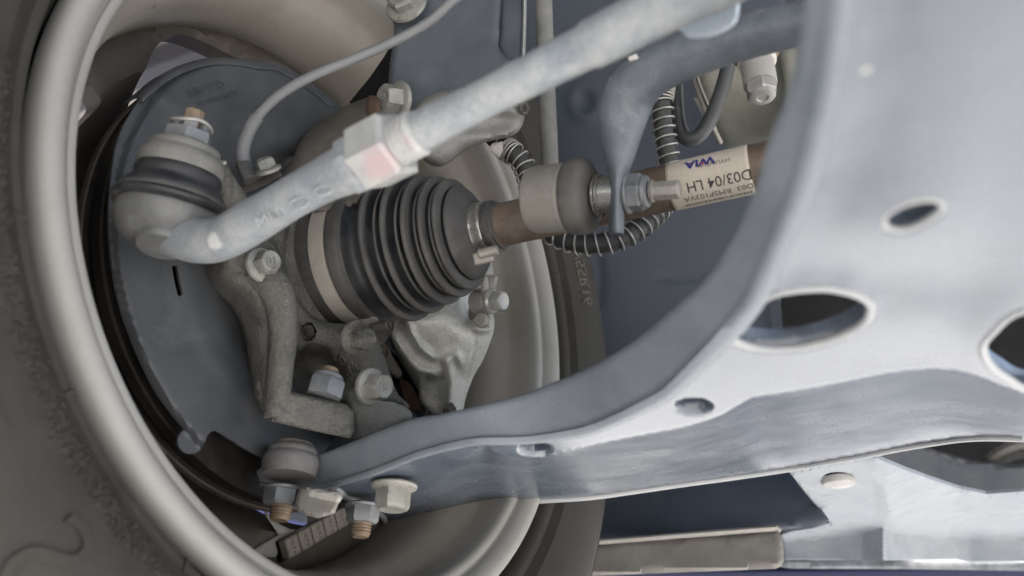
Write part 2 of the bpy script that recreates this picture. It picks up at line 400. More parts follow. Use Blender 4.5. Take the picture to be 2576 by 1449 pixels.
# ================================================================== wheel
wheel = thing('wheel', 'big silver car wheel with grey tyre seen from its inner side at left', 'wheel', CW)
lipprof = [(-.012, .2215), (-.002, .2212), (.0015, .2195), (.0025, .2165), (.0015, .2128), (-.0015, .2095), (-.0040, .2078), (-.0060, .2072), (-.0078, .2066), (-.0080, .2058), (-.0068, .2050), (-.0070, .2025), (-.0085, .2005), (-.011, .1995), (-.018, .1993)]
rimprof = [(-.018, .1993), (-.03, .1985), (-.036, .1965), (-.044, .1905), (-.054, .1862), (-.066, .1845), (-.085, .1838), (-.10, .1842), (-.108, .1895), (-.12, .205), (-.134, .2212)]
rimback = [(-.135, .2222), (-.115, .206), (-.10, .1905), (-.05, .193), (-.012, .2215)]
rim = part('rim', arc_ring(rimprof, seg=200), rim_m, wheel, weld=True)
part('rim_flange', arc_ring(lipprof, seg=220), lip_m, rim, weld=True, angle=60)
part('rim_outside', arc_ring(rimback, seg=120), black_m, rim, weld=True)
# five spoked wheel face with its windows
AF = -.095
def sfx(a): return lambda x, y: PX(x, y, a)
def wheel_px(ang, r, a=AF): 
    g = math.radians(ang); p = CW + A([a, r * math.cos(g), r * math.sin(g)]); q = proj(p); return (float(q[0]), float(q[1]))
def ringpx(r, a=AF, n=90): return [wheel_px(360 * k / n, r, a) for k in range(n)]
win_top = [(366, 205), (374, 165), (392, 122), (420, 94), (452, 82), (492, 92), (545, 116), (600, 146), (640, 190), (600, 270), (500, 330), (410, 330)]
win_left = [(170, 190), (228, 205), (246, 228), (261, 257), (240, 282), (220, 300), (180, 330), (130, 300)]
win_low = [(640, 1200), (655, 1258), (668, 1288), (692, 1310), (727, 1326), (762, 1328), (792, 1290), (822, 1232), (806, 1170), (720, 1150)]
def to_wheel(pts, a):
    q = PX(A(pts)[:, 0], A(pts)[:, 1], a) - CW; return q[:, 1:]
face2 = [(.1842 * math.cos(t), .1842 * math.sin(t)) for t in np.linspace(0, 2 * PI, 90, endpoint=False)]
holes2 = [to_wheel(win_top, AF), to_wheel(win_left, AF), to_wheel(win_low, -.112)]
hub = [(.033 * math.cos(t), .033 * math.sin(t)) for t in np.linspace(0, 2 * PI, 30, endpoint=False)]
KS = 4000.
def surf_face(x, y):
    p = np.zeros(np.shape(x) + (3,)); p[..., 1] = A(x) / KS; p[..., 2] = A(y) / KS
    rr = np.hypot(p[..., 1], p[..., 2]); p[..., 0] = AF - .028 * np.clip((.160 - rr) / .020, 0, 1)
    return CW + p
sc2 = lambda l: [tuple(q) for q in A(l) * KS]
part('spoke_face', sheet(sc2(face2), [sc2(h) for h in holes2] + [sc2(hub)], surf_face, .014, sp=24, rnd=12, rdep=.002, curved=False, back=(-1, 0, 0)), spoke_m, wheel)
part('lit_spoke_edge', sheet([(640, 1400), (634, 1386), (660, 1368), (690, 1352), (700, 1346), (688, 1326), (668, 1296), (655, 1266), (664, 1270), (678, 1296), (700, 1316), (729, 1331), (768, 1333), (796, 1296), (812, 1292), (800, 1312), (742, 1354), (692, 1402)], [], sfx(-.0925), .004, sp=7, rnd=5, rdep=.0015, curved=False), lip_m, wheel, label='spoke edge painted pale as if daylit, below the low window')  # pale colour paints the daylight falling on this part of the spoke
# tyre
tp = [(-.016, .2215), (-.015, .2245), (-.008, .2262), (-.001, .2275), (.0028, .2300), (.0045, .234), (.010, .243), (.0155, .255), (.0175, .266), (.0172, .276), (.0145, .287), (.0085, .299), (.0010, .3085), (-.008, .3145), (-.022, .318), (-.05, .3195), (-.09, .3195), (-.125, .3185), (-.155, .308), (-.163, .28), (-.150, .238), (-.136, .2215)]
tp = [tuple(q) for q in crom(tp, 3)]
tyre = part('tyre', arc_ring(tp, seg=260), tyre_m, wheel, weld=True, angle=60)
TPA = A(sorted([(r, a) for a, r in tp if a > -.02]))
def tyre_a(r): return np.interp(r, TPA[:, 0], TPA[:, 1])
def on_tyre(rc, ang, up=1, lift=.0004):
    """flat text -> side wall; text baseline tangent, up=+1 means letter tops point to the tread"""
    def fn(v):
        r = rc + up * v[:, 1]; g = math.radians(ang) - up * v[:, 0] / rc * -1
        return CW + np.stack([tyre_a(r) + lift + v[:, 2], r * np.cos(g), r * np.sin(g)], -1)
    return fn
# bead rim ribs and fine knurl bands on the side wall
for rr, ww in ((.2345, .0004), (.2358, .0004), (.2371, .0004), (.2384, .0004), (.2397, .0004), (.2985, .0006), (.3010, .0006)):
    part('moulded_ring', arc_ring([(tyre_a(rr - ww) - .0002, rr - ww), (tyre_a(rr) + .0007, rr), (tyre_a(rr + ww) - .0002, rr + ww)], seg=200), tyre_m, tyre)
kn = []
for k in range(2600):
    g = random.uniform(190, 262); r = random.gauss(.2435, .0028)
    if not .236 < r < .2525: continue
    gr = math.radians(g); c = CW + A([tyre_a(r) + .0001, r * math.cos(gr), r * math.sin(gr)])
    er = A([0, math.cos(gr), math.sin(gr)]); et = A([0, -math.sin(gr), math.cos(gr)])
    a_ = random.uniform(0, PI); l = random.uniform(.0006, .0013); w = l * .5
    d1 = (er * math.cos(a_) + et * math.sin(a_)) * l; d2 = (-er * math.sin(a_) + et * math.cos(a_)) * w; hx = A([random.uniform(.0004, .0008), 0, 0])
    kn.append((A([c - d1 - d2, c + d1 - d2, c + d1 + d2, c - d1 + d2, c - d1 * .5 - d2 * .5 + hx, c + d1 * .5 - d2 * .5 + hx, c + d1 * .5 + d2 * .5 + hx, c - d1 * .5 + d2 * .5 + hx]),
               [(4, 5, 6, 7), (0, 1, 5, 4), (1, 2, 6, 5), (2, 3, 7, 6), (3, 0, 4, 7)]))
part('knurl_band', join(*kn), tyre_m, tyre, kind='stuff', angle=50)
for s_, sz, rc, ang, up in (('S', .046, .2755, 232.0, -1), ('B', .040, .280, 221, -1), ('R', .036, .284, 211, -1)):
    part('raised_letter', text_mesh(s_, sz, .0008, on_tyre(rc, ang, up), bold=-.0004, res=8), tyre_m, tyre)
for s_, sz, rc, ang, up, b_ in (('205/55R16', .0165, .2565, 24.5, -1, .0002), ('H168/', .0135, .2535, 41.5, -1, .0001), ('DOT 8335', .011, .252, -13, -1, .0001)):
    part('raised_lettering', text_mesh(s_, sz, .0011, on_tyre(rc, ang, up), bold=b_), tyre_in, tyre)
for k, g0 in enumerate((34.2, 23.5, -5, 205, 222, 243)):
    rr = np.linspace(.2225, .243 if g0 < 100 else .236, 8); gg = math.radians(g0)
    part('mould_seam', tube([CW + A([tyre_a(r) + .0003, r * math.cos(gg), r * math.sin(gg)]) for r in rr], .0006, 6), tyre_m, tyre)
# stick-on balance weights in the barrel
wt = thing('wheel_weights', 'strip of small dark stick-on balance weights inside the bottom of the rim', 'wheel weights', PX(790, 1340, -.09))
w0, w1_ = PX(712, 1384, -.0885), PX(866, 1297, -.0885); wa = (w1_ - w0) / np.linalg.norm(w1_ - w0); wb_ = np.cross([1, 0, 0], wa); WL = np.linalg.norm(w1_ - w0) / 5
if proj(w0 + wb_ * .01)[1] < proj(w0)[1]: wb_ = -wb_
for k in range(5):
    c = w0 + wa * WL * (k + .5)
    w_ = part('weight', boxpts(c, A([.0035, 0, 0]), wa * WL * .46, wb_ * .0062), weight_m, wt, bev=.0012)
    def fnw(v, c=c): return c + A([.0036, 0, 0]) - np.outer(v[:, 0], wb_) - np.outer(v[:, 1], wa) * .8 + np.outer(v[:, 2], A([1., 0, 0]))
    part('raised_mark', text_mesh('5 g Zn', .0036, .0003, fnw), weight_m, w_)
part('backing_tape', boxpts((w0 + w1_) / 2 + A([-.0045, 0, 0]) + wb_ * .0008, A([.001, 0, 0]), wa * WL * 2.56, wb_ * .0066), black_m, wt)

# ================================================================== brake disc and shield
bd = thing('brake_disc', 'dark brake disc edge showing in the gap between shield and rim', 'brake disc', CW + A([-.09, 0, 0]))
part('rotor', lathe(CW + A([-.072, 0, 0]), (-1, 0, 0), [(0, .07), (0, .1465), (.001, .1475), (.008, .1478), (.0085, .143), (.0135, .143), (.014, .1478), (.021, .1475), (.022, .1465), (.022, .07)], 120), disc_m, bd)
part('hat', lathe(CW + A([-.07, 0, 0]), (-1, 0, 0), [(0, .03), (0, .071), (.004, .074), (.04, .074), (.04, .03)], 60), disc_m, bd)
part('worn_rim', arc_ring([(-.0865, .1473), (-.088, .1488), (-.092, .149), (-.0935, .1473)], seg=120), M('worn rusty disc rim', (.10, .08, .065), (.05, .04, .035), 60, .6), bd)

sh = thing('dust_shield', 'dark grey sheet metal brake dust shield behind the knuckle', 'brake shield', CW + A([-.06, 0, 0]))
so_ = [(344, 244), (358, 232), (418, 183), (488, 155), (550, 146), (610, 150), (660, 158), (690, 158), (718, 168), (760, 193), (805, 226), (842, 254), (860, 272), (872, 320), (860, 420), (880, 560), (900, 700), (880, 900), (860, 1060), (800, 1150), (720, 1176), (644, 1143), (590, 1112), (552, 1088), (536, 1084), (522, 1096), (512, 1120), (496, 1138), (472, 1141), (455, 1130), (447, 1110), (452, 1092), (464, 1078), (450, 1060), (418, 1019), (390, 978), (348, 891), (306, 780), (283, 670), (274, 560), (277, 480), (289, 383), (313, 313), (348, 254)]
def shield_surf(x, y):
    p = PX(x, y, -.06); rel = p - CW; r = np.hypot(rel[..., 1], rel[..., 2]); g = np.degrees(np.arctan2(rel[..., 2], rel[..., 1]))
    a = -.060 + .004 * np.clip((.150 - r) / .004, 0, 1) + .003 / (1 + np.exp((r - .112) / .0040)) - .009 / (1 + np.exp((r - .085) / .003))
    return PX(x, y, a)
slot = [(432, 668), (446, 668), (452, 705), (460, 738), (454, 746), (447, 742), (438, 705)]
shp = part('plate', sheet(so_, [slot], shield_surf, .0016, sp=9, curved=True, hcurved=False, back=(-1, 0, 0)), shield_m, sh)
# turned rim round the upper part
fl = [(344, 244), (418, 183), (488, 155), (550, 146), (610, 150), (660, 158), (690, 158), (718, 168), (760, 193), (805, 226), (846, 258)]
flw = crom([PX(x, y, -.0604) for x, y in fl], 6)
inn = [(358, 257), (425, 203), (490, 173), (550, 163), (606, 166), (656, 175), (690, 177), (712, 186), (752, 210), (795, 240), (832, 270)]
inw = crom([PX(x, y, -.0555) for x, y in inn], 6)
V_ = np.concatenate([inw, (inw * .35 + flw * .65) + A([.001, 0, 0]), flw, flw + A([-.011, 0, 0])]); k_ = len(flw)
part('turned_rim', (V_, [(r * k_ + i, r * k_ + i + 1, (r + 1) * k_ + i + 1, (r + 1) * k_ + i) for r in range(3) for i in range(k_ - 1)]), shield_m, sh, solid=.001)
def fnst(cx, cy, ang, a):
    o = PX(cx, cy, a); ex = PX(cx + math.cos(ang), cy + math.sin(ang), a) - o; ex /= np.linalg.norm(ex); ey = np.cross([1, 0, 0], ex)
    return lambda v: o - np.outer(v[:, 0], -ex) + np.outer(v[:, 1], ey) + np.outer(v[:, 2], A([1., 0, 0]))
part('stamped_marks', text_mesh('CL12 0410', .0070, .00006, fnst(520, 221, -.28 + PI, -.0548)), shield_m, shp)
part('stamped_marks', text_mesh('6 12990 0K000  LH', .0045, .00006, fnst(548, 246, -.28 + PI, -.0548)), shield_m, shp)

# ================================================================== steering knuckle
kn_o = thing('steering_knuckle', 'grey cast iron steering knuckle carrying the hub behind the drive shaft boot', 'knuckle', PX(780, 800, -.03))
ko = [(560, 560), (545, 610), (540, 640), (505, 660), (497, 685), (506, 712), (528, 738), (562, 757), (592, 788), (608, 825), (620, 880), (630, 950), (640, 1000), (655, 1020), (684, 1035), (740, 1035), (820, 1020), (870, 1020), (900, 1000), (950, 1020), (1000, 1020), (1030, 1025), (1020, 1010), (1000, 990), (985, 950), (968, 900), (950, 850), (930, 822), (880, 815), (850, 813), (815, 808), (788, 796), (762, 768), (742, 735), (728, 700), (720, 660), (720, 610), (728, 560), (700, 530), (640, 540)]
kctrl = [(540, 420, .405), (600, 500, .418), (560, 650, .430), (510, 690, .450), (620, 780, .445), (650, 1020, .440), (660, 900, .443), (700, 1000, .438), (690, 700, .446), (740, 600, .470), (760, 840, .468), (800, 930, .478), (860, 860, .470), (900, 900, .476), (950, 960, .488), (1020, 1030, .495), (880, 1010, .474), (930, 840, .480), (960, 700, .51), (860, 540, .51), (720, 430, .49)]
kbase = tps(kctrl); vw0 = lambda p: (LOC - p)
kribs = [([(650, 660), (700, 700), (715, 770), (705, 850), (695, 930), (690, 1010)], 42, .012), ([(725, 700), (745, 790), (760, 830)], 30, .004)]
def knuckle_surf(x, y):
    d = kbase(x, y) - .011 * ridge(x, y, [(560, 690), (640, 735), (672, 800), (678, 900), (672, 1010)], 36) 
    d = d - .007 * ridge(x, y, [(655, 645), (690, 690), (712, 780)], 40)
    d = d + .022 * np.exp(-(((x - 795) / 68)**2 + ((y - 940) / 62)**2)**3) + .004 * np.exp(-(((x - 690) / 19)**2 + ((y - 738) / 22)**2)**4)
    d = d - .006 * np.exp(-(((x - 915) / 55)**2 + ((y - 845) / 50)**2)**2) - .008 * np.exp(-(((x - 955) / 58)**2 + ((y - 968) / 52)**2)**2)
    return P(x, y, d)
kb = part('casting', sheet(ko, [ell(776, 834, 14, 18)], knuckle_surf, .022, sp=7, rnd=46, rdep=.014, hrnd=7), iron, kn_o, angle=60)
part('hole_lining', lathe(P(776, 834, .469), (-1, .1, .1), [(0, .0042), (.02, .0042), (.02, 0)], 24, close=False), iron_brown, kn_o)
# hub carrier ring round the joint
part('hub_carrier', lathe(CW + A([-.062, 0, 0]), (1, 0, 0), [(0, .062), (.02, .06), (.026, .056), (.027, .046), (.012, .045)], 60, close=False), iron, kn_o, angle=50)
# pinch bracket
br = [(683, 1059), (760, 1078), (881, 1103), (893, 1085), (890, 1034), (868, 1016), (790, 998), (718, 983), (700, 1010)]
part('pinch_bracket', sheet(br, [], sd([(683, 1059, .418), (881, 1101, .440), (718, 983, .424), (890, 1030, .446)]), .014, sp=9, rnd=9, rdep=.003, curved=False), iron, kn_o, angle=50)
part('casting_rib', tube([P(640, 690, .437), P(688, 722, .436), P(708, 775, .436), P(712, 850, .434), P(704, 930, .431), P(698, 1000, .427), P(692, 1052, .424)], [(.0085, .008), (.0095, .008), (.0085, .008), (.0075, .008), (.007, .008), (.0068, .008), (.0062, .007)], 20, ref=vw0), iron, kn_o, angle=70)
part('pinch_leg', sheet([(640, 960), (660, 900), (690, 850), (722, 850), (728, 920), (722, 985), (702, 1000), (690, 1060), (664, 1040), (648, 1015)], [], sd([(650, 1000, .430), (720, 860, .448), (715, 990, .438)]), .02, sp=10, rnd=16, rdep=.006), iron, kn_o, angle=50)
# right foot with caliper bolts
ro = [(862, 985), (905, 960), (950, 985), (1000, 1010), (1034, 1036), (1030, 1060), (990, 1075), (935, 1105), (890, 1110), (880, 1050)]
part('lower_lug', sheet(ro, [], sd([(870, 990, .476), (1020, 1040, .50), (920, 1100, .485), (900, 1030, .474)]), .03, sp=10, rnd=18, rdep=.008), M('rough light iron', (0.156, 0.150, 0.129), (0.204, 0.198, 0.174), 120, .65, bump=.9, bscale=600, bdist=.0008), kn_o, angle=55)
# taper eye of the steering arm
B0 = P(404, 622, .368); BT = P(491, 280, .383); BA = (BT - B0); BL = np.linalg.norm(BA); BA /= BL
def bp(t): return B0 + BA * BL * t
def axs_(prof, k): return [(t * k, r) for t, r in prof]
part('taper_eye', lathe(bp(.545), BA, axs_([(-.002, .012), (-.001, .0186), (.0003, .0193), (.006, .0192), (.0105, .0184), (.0128, .0170), (.0140, .0163), (.0150, .0162), (.0185, .0160), (.0195, .0154), (.0198, .0145), (.0198, .008)], .64), 48), M('taper eye iron', (0.128, 0.125, 0.116), (0.177, 0.170, 0.153), 90, .6, bump=.4, bscale=600, stain=((0.148, 0.098, 0.069), 70, .62, .8)), kn_o, angle=40)
part('arm_neck', tube([P(528, 412, .392), P(566, 475, .402), P(600, 545, .420), P(610, 640, .445)], [(.007, .007), (.0068, .007), (.0085, .009), (.012, .010)], 18, ref=(-.465, .543, .70)), iron, kn_o, angle=60)
# upper knuckle arm toward the strut
uo = [(700, 470), (735, 402), (752, 360), (785, 322), (828, 292), (872, 266), (925, 245), (950, 243), (956, 262), (952, 292), (935, 330), (960, 420), (900, 520), (800, 540)]
part('upper_arm', sheet(uo, [], sd([(740, 400, .50), (830, 300, .535), (940, 250, .54), (940, 320, .515), (850, 480, .49)], [(860, 330, 60, .006)]), .025, sp=11, rnd=34, rdep=.012), iron_brown, kn_o, angle=60)
part('rust_seam', sheet([(923, 247), (945, 241), (956, 258), (955, 290), (940, 308), (925, 300)], [], sd([(923, 247, .533), (955, 290, .520), (930, 300, .522)]), .012, sp=8, rnd=8, rdep=.003), rust_red, kn_o)
def on_plane(cx, cy, ang, surf, scale=1., lift=.0):
    o = surf(A([cx]), A([cy]))[0]; e = 4.
    ex = surf(A([cx + e * math.cos(ang)]), A([cy + e * math.sin(ang)]))[0] - o; ex /= np.linalg.norm(ex)
    ey = surf(A([cx + e * math.sin(ang)]), A([cy - e * math.cos(ang)]))[0] - o; ey -= ex * (ex @ ey); ey /= np.linalg.norm(ey)
    nz = np.cross(ex, ey); 
    if nz @ (LOC - o) < 0: nz = -nz
    return lambda v: o + nz * lift + np.outer(v[:, 0], ex) + np.outer(v[:, 1], ey) + np.outer(v[:, 2], nz)
part('cast_marks', text_mesh('II 03', .0125, .0007, on_plane(868, 908, PI + .55, knuckle_surf, lift=.0004)), iron, kb)
def face_text(s, size, c, ax, rot=0):
    ax_, e, b = perp(ax); e2 = e * math.cos(rot) + b * math.sin(rot); b2 = np.cross(ax_, e2)
    return text_mesh(s, size, .0003, lambda v: A(c) + ax_ * .0003 + np.outer(v[:, 0], e2) + np.outer(v[:, 1], b2) + np.outer(v[:, 2], ax_))
BX = A([.86, -.30, -.41])
def view_ax(dx, dy, dz):                                  # direction given as right / up / toward the camera
    v = A([dx, dy, dz]) @ RM.T; 
    return np.array(RM @ A([dx, dy, dz])) / np.linalg.norm([dx, dy, dz])
ax10 = view_ax(.74, .24, .62)
b_ = part('bolt', bolt(P(656, 668, .4325), ax10, .0070, .0085, .0098, .0022, .3), zinc, kn_o)
part('head_mark', face_text('10', .0062, P(656, 668, .4325) + ax10 * .0107, ax10, .4), zinc, b_)
axb = view_ax(.76, -.06, .64)
b_ = part('bolt', bolt(P(892, 848, .4625), axb, .0075, .0095, .0105, .0025, .1), iron, kn_o, label='dusty brown hub bolt')
axc = view_ax(.80, .06, .60)
b_ = part('bolt', bolt(P(928, 972, .4655), axc, .0082, .0105, .0112, .0028, .2), zinc, kn_o)
part('head_mark', face_text('8', .006, P(928, 972, .4655) + axc * .0132, axc, .4), zinc, b_)
axn = view_ax(.14, .88, -.45)
part('pinch_nut', join(hexhead(P(813, 998, .442), axn, .0105, .0105, .4), lathe(P(813, 998, .442) + axn * .0103, axn, [(0, .0088), (.0022, .0082), (.003, .007)], 28)), nut_grey, kn_o)
part('stud_end', thread(P(813, 998, .442) + axn * .013, axn, .0054, .0032), rust, kn_o)

# ================================================================== tie rod
def dt(x): return 1 / (2.69 + (x - 420) / 954. * .92)
tr = thing('tie_rod', 'dusty grey steering tie rod crossing diagonally with ball joint end at its left', 'tie rod', P(975, 370, dt(975)))
paint = [(P(955, 410, .301), .0095, (.42, .325, .32), .6), (P(1022, 368, .292), .0060, (.46, .24, .235), .6)]
tr_m = M('tie rod dusty zinc', (0.218, 0.238, 0.256), (0.314, 0.321, 0.317), 60, .5, .12, .1, .4, .6, 180, .0012, stain=((0.194, 0.211, 0.230), 75, .52, .72), speck=((0.379, 0.380, 0.367), 300, .74), grain=.14)
te_m = M('tie rod end dusty zinc', (0.206, 0.222, 0.241), (0.290, 0.298, 0.298), 45, .45, .12, .1, .4, .4, 240, .0008, stain=((0.168, 0.184, 0.203), 40, .52, .72), grain=.12, blots=[(P(545, 606, .350), .0044, (0.441, 0.442, 0.427), .3)])
nut_m = M('lock nut', (0.320, 0.328, 0.320), (0.400, 0.392, 0.368), 90, .42, .1, .15, .5, .15, 500, .0004, blots=paint)
vw = lambda p: (LOC - p)
arm = [(430, 590, 52), (480, 602, 58), (530, 606, 57), (575, 592, 56), (625, 563, 57), (680, 530, 55), (740, 494, 54), (800, 461, 56), (835, 443, 60), (868, 428, 63), (900, 412, 62)]
ap = [P(x, y, dt(x) + .004) for x, y, w in arm]; ar = [(w / F * dt(x), w / F * dt(x) * .9) for x, y, w in arm]
end = part('end_arm', tube(ap, ar, 28, 5, ref=vw), te_m, tr, angle=50)
HBA = P(491, 282, .410) - B0; HBA /= np.linalg.norm(HBA); MBA = HBA + BA; MBA /= np.linalg.norm(MBA)
part('ball_housing', lathe(B0, HBA, [(-.0005, 0), (0, .0105), (.0012, .0118), (.0030, .0122), (.0042, .0150), (.0065, .0195), (.0105, .0228), (.0140, .0240), (.0180, .0241), (.0195, .0232), (.0203, .020), (.0203, .01)], 56), M('socket grey', (0.081, 0.082, 0.081), (0.114, 0.114, 0.111), 60, .5, .1, .05, .5, .3, 400, .0005, stain=((0.140, 0.146, 0.151), 60, .55, .7)), tr, angle=40)
part('dust_boot', lathe(bp(.285), BA, axs_([(0, .018), (.0003, .0238), (.0018, .0252), (.0035, .0250), (.0048, .0232), (.0055, .0216), (.0068, .0222), (.0095, .0222), (.0120, .0206), (.0142, .0190), (.0160, .0192), (.0185, .0196), (.0215, .0190), (.0232, .017)], 0.8), 56), rubber_black, tr, angle=60)
part('boot_band', lathe(B0 + MBA * .0178, MBA, axs_([(0, .0235), (.0015, .0256), (.0038, .0262), (.0060, .0250), (.0066, .0228)], 0.9), 56, close=False), rubber, tr, angle=60)
cn = lathe(bp(.760), BA, [(0, .0110), (.0052, .0108), (.0060, .0096)], 6, .35)
cn2 = lathe(bp(.760) + BA * .0054, BA, [(0, .0082), (.0042, .0080), (.0046, .0070)], 30)
part('castle_nut', join(lathe(bp(.735), BA, [(0, .0108), (.0010, .0115), (.0018, .0110)], 30), cn), nut_grey, tr)
for k in range(6):
    e1, e2 = perp(BA)[1:]; g1, g2 = 2 * PI * (k + .12) / 6, 2 * PI * (k + .75) / 6; vv = []
    for g_ in np.linspace(g1, g2, 5):
        for rr, tt in ((.0058, 0), (.0088, 0), (.0086, .0042), (.0058, .0042)): vv.append(bp(.760) + BA * (.0054 + tt) + (e1 * math.cos(g_) + e2 * math.sin(g_)) * rr)
    fs = [(i * 4 + j, i * 4 + (j + 1) % 4, i * 4 + 4 + (j + 1) % 4, i * 4 + 4 + j) for i in range(4) for j in range(4)] + [(0, 1, 2, 3), (16, 17, 18, 19)]
    part('castle_tooth', (A(vv), fs), nut_grey, tr)
part('stud', join(lathe(bp(.86), BA, [(0, .0050), (.0050, .0050), (.0054, .0044)], 24), lathe(bp(.935), BA, [(0, .0044), (.0042, .0044), (.0048, .0038)], 8)), rust, tr)
ctr = bp(.895); e1, e2 = perp(BA)[1:]
part('cotter_pin', tube([bp(.89) + (lambda g: e1 * math.cos(g) + e2 * math.sin(g))(2 * PI * k / 16) * .0093 + BA * .0008 * math.sin(k) for k in range(13)], .0008, 8), spring_m, tr)
part('pin_tail', tube([P(540, 408, .384), P(552, 407, .380), P(566, 410, .378)], .0009, 8), spring_m, tr)
R0 = P(880, 421, dt(880)); R1 = P(1600, 54, dt(1600)); RA = R1 - R0; RL = np.linalg.norm(RA); RA /= RL
def rod_t(px):                                            # distance along the rod for a picture x
    lo, hi = 0., RL * 1.3
    for _ in range(40):
        mid = (lo + hi) / 2
        if proj(R0 + RA * mid)[0] < px: lo = mid
        else: hi = mid
    return lo
t_ = rod_t
part('arm_socket', join(lathe(R0 + RA * t_(838), RA, [(0, .0104), (.001, .0118), (t_(905) - t_(838), .0122), (t_(915) - t_(838), .0116)], 8, .5)), te_m, tr, angle=25)
part('lock_nut', lathe(R0 + RA * t_(913), RA, [(0, .0118), (.0016, .0140), (t_(1005) - t_(913) - .0014, .0140), (t_(1005) - t_(913), .0120), (t_(1005) - t_(913) + .0002, .008)], 6, .62), nut_m, tr, angle=25)
thl = t_(1062) - t_(990)
part('threaded_neck', thread(R0 + RA * t_(990), RA, .0091, thl, .0026, 36), M('thread', (.36, .36, .35), (.44, .43, .41), 120, .45, metal=.15, blots=paint[1:]), tr)
sh_p = [(t_(1058), .0076), (t_(1062), .0081), (t_(1075), .0078), (t_(1120), .0073), (t_(1231), .0069), (t_(1400), .0073), (t_(1472), .0075), (t_(1488), .0083), (t_(1560), .0084), (t_(1750), .0084), (t_(1780), .0092), (t_(2100), .0092)]
part('rod', lathe(R0 + RA * sh_p[0][0], RA, [(a - sh_p[0][0], r) for a, r in sh_p], 40), tr_m, tr, angle=30)
for cx, cy, s_ in ((752, 512, 22), (815, 478, 20)):
    sfo = lambda x, y, d=.0: P(x, y, A(x) * 0 + dt(cx) - .0135)
    part('stamped_ring', tube([P(cx + s_ * math.cos(k * PI / 8) * 1.15, cy + s_ * .62 * math.sin(k * PI / 8) - (s_ * math.cos(k * PI / 8)) * .35, dt(cx) - .0052) for k in range(17)], .0006, 6, cap=False), te_m, end)
part('raised_letters', text_mesh('MLM', .0075, .0006, on_plane(688, 545, -.55, lambda x, y: P(x, y, A(x) * 0 + dt(688) - .0062), lift=.0)), te_m, end)
# pale boot end at the rack side
part('end_cap', sheet([(1700, 50), (1720, 86), (1738, 96), (1790, 92), (1835, 72), (1856, 46), (1861, 0), (1861, -50), (1740, -50)], [], sd([(1720, 80, .275), (1860, 0, .262), (1720, -40, .276)]), .006, sp=7, rnd=9, rdep=.002), pale_blue, tr, angle=60)

# ================================================================== drive shaft
D0 = P(1270, 564, .474); D1 = P(1795, 447, .4255); DA = D1 - D0; DA /= np.linalg.norm(DA)
def dp(px):
    lo, hi = -.4, .6
    for _ in range(50):
        mid = (lo + hi) / 2
        if proj(D0 + DA * mid)[0] < px: lo = mid
        else: hi = mid
    return lo
ds = thing('drive_shaft', 'brown steel drive shaft with ribbed rubber boot and paper label', 'drive shaft', D0)
part('shaft', lathe(D0 + DA * dp(1150), DA, [(0, .0128), (dp(1225) - dp(1150), .0128), (dp(2300) - dp(1150), .0128)], 48), shaft_m, ds)
JA = view_ax(.854, .225, .46)                              # the outer joint stays on the hub's line
J1 = D0 + DA * dp(1194)
JC = P(920, 645, .512); JA = J1 - JC; JL = np.linalg.norm(JA); JA /= JL
def jp(px):
    lo, hi = -.2, .2
    for _ in range(40):
        mid = (lo + hi) / 2
        if proj(JC + JA * mid)[0] < px: lo = mid
        else: hi = mid
    return lo
part('outer_joint', lathe(JC - JA * .038, JA, [(-.02, .030), (-.008, .036), (0, .0420), (.003, .0428), (.026, .0430), (.038, .0428)], 64), rubber, ds, angle=40)
part('wide_clamp', lathe(JC - JA * .0108, JA, [(0, .0430), (.0002, .0444), (.0105, .0444), (.0107, .0430)], 72, close=False), M('tan clamp band', (.29, .265, .23), (.33, .30, .26), 60, .5, .1, .1, .4, .05), ds)
e1, e2 = perp(JA)[1:]
# boot: an end collar, then ribs getting smaller toward the shaft
MIDR = [(1034, .0428), (1078, .0397), (1116, .0366), (1147, .0338)]
bprof = [(.0005, .0425), (.0010, .0442), (.0085, .0444), (.0096, .0430), (.0125, .0375), (.0160, .0352)]
ribs = [(jp(1012), .0462, .0365), (jp(1056), .0434, .0345), (jp(1098), .0403, .0325), (jp(1132), .0374, .0305), (jp(1160), .0342, .0280)]
ribs = sorted(ribs + [(jp(a), b, b - .0078) for a, b in MIDR])
for k, (tc_, ro_, ri_) in enumerate(ribs):
    thin = k % 2
    hw = .0009 if thin else .0013
    bprof += [(tc_ - hw - .0009, ri_ + (.002 if thin else .0005)), (tc_ - hw, ro_ - .0008 - thin * .0012), (tc_, ro_ - thin * .0012), (tc_ + hw, ro_ - .0008 - thin * .0012), (tc_ + hw + .0009, ri_ + .001)]
td = jp(1176)
bprof += [(td - .0022, .0268), (td - .0006, .0286), (td + .0010, .0284), (td + .0035, .0262), (td + .006, .0215), (td + .0078, .0172), (td + .0098, .0148), (td + .0150, .0145), (td + .0205, .0143)]
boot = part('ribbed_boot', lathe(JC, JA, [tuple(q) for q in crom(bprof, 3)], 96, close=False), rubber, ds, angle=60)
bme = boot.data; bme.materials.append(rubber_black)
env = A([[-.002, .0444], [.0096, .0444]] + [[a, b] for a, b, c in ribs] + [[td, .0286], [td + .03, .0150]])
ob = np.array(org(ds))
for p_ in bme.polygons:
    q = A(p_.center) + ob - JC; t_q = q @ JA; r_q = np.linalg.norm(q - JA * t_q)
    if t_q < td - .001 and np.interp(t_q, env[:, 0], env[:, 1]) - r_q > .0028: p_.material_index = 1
part('narrow_clamp', lathe(D0 + DA * dp(1194), DA, [(0, .0140), (.0003, .0163), (.0020, .0168), (.0035, .0162), (.0075, .0162), (.0090, .0168), (.0108, .0163), (.011, .0140)], 56, close=False), steel_bright, ds, angle=50)
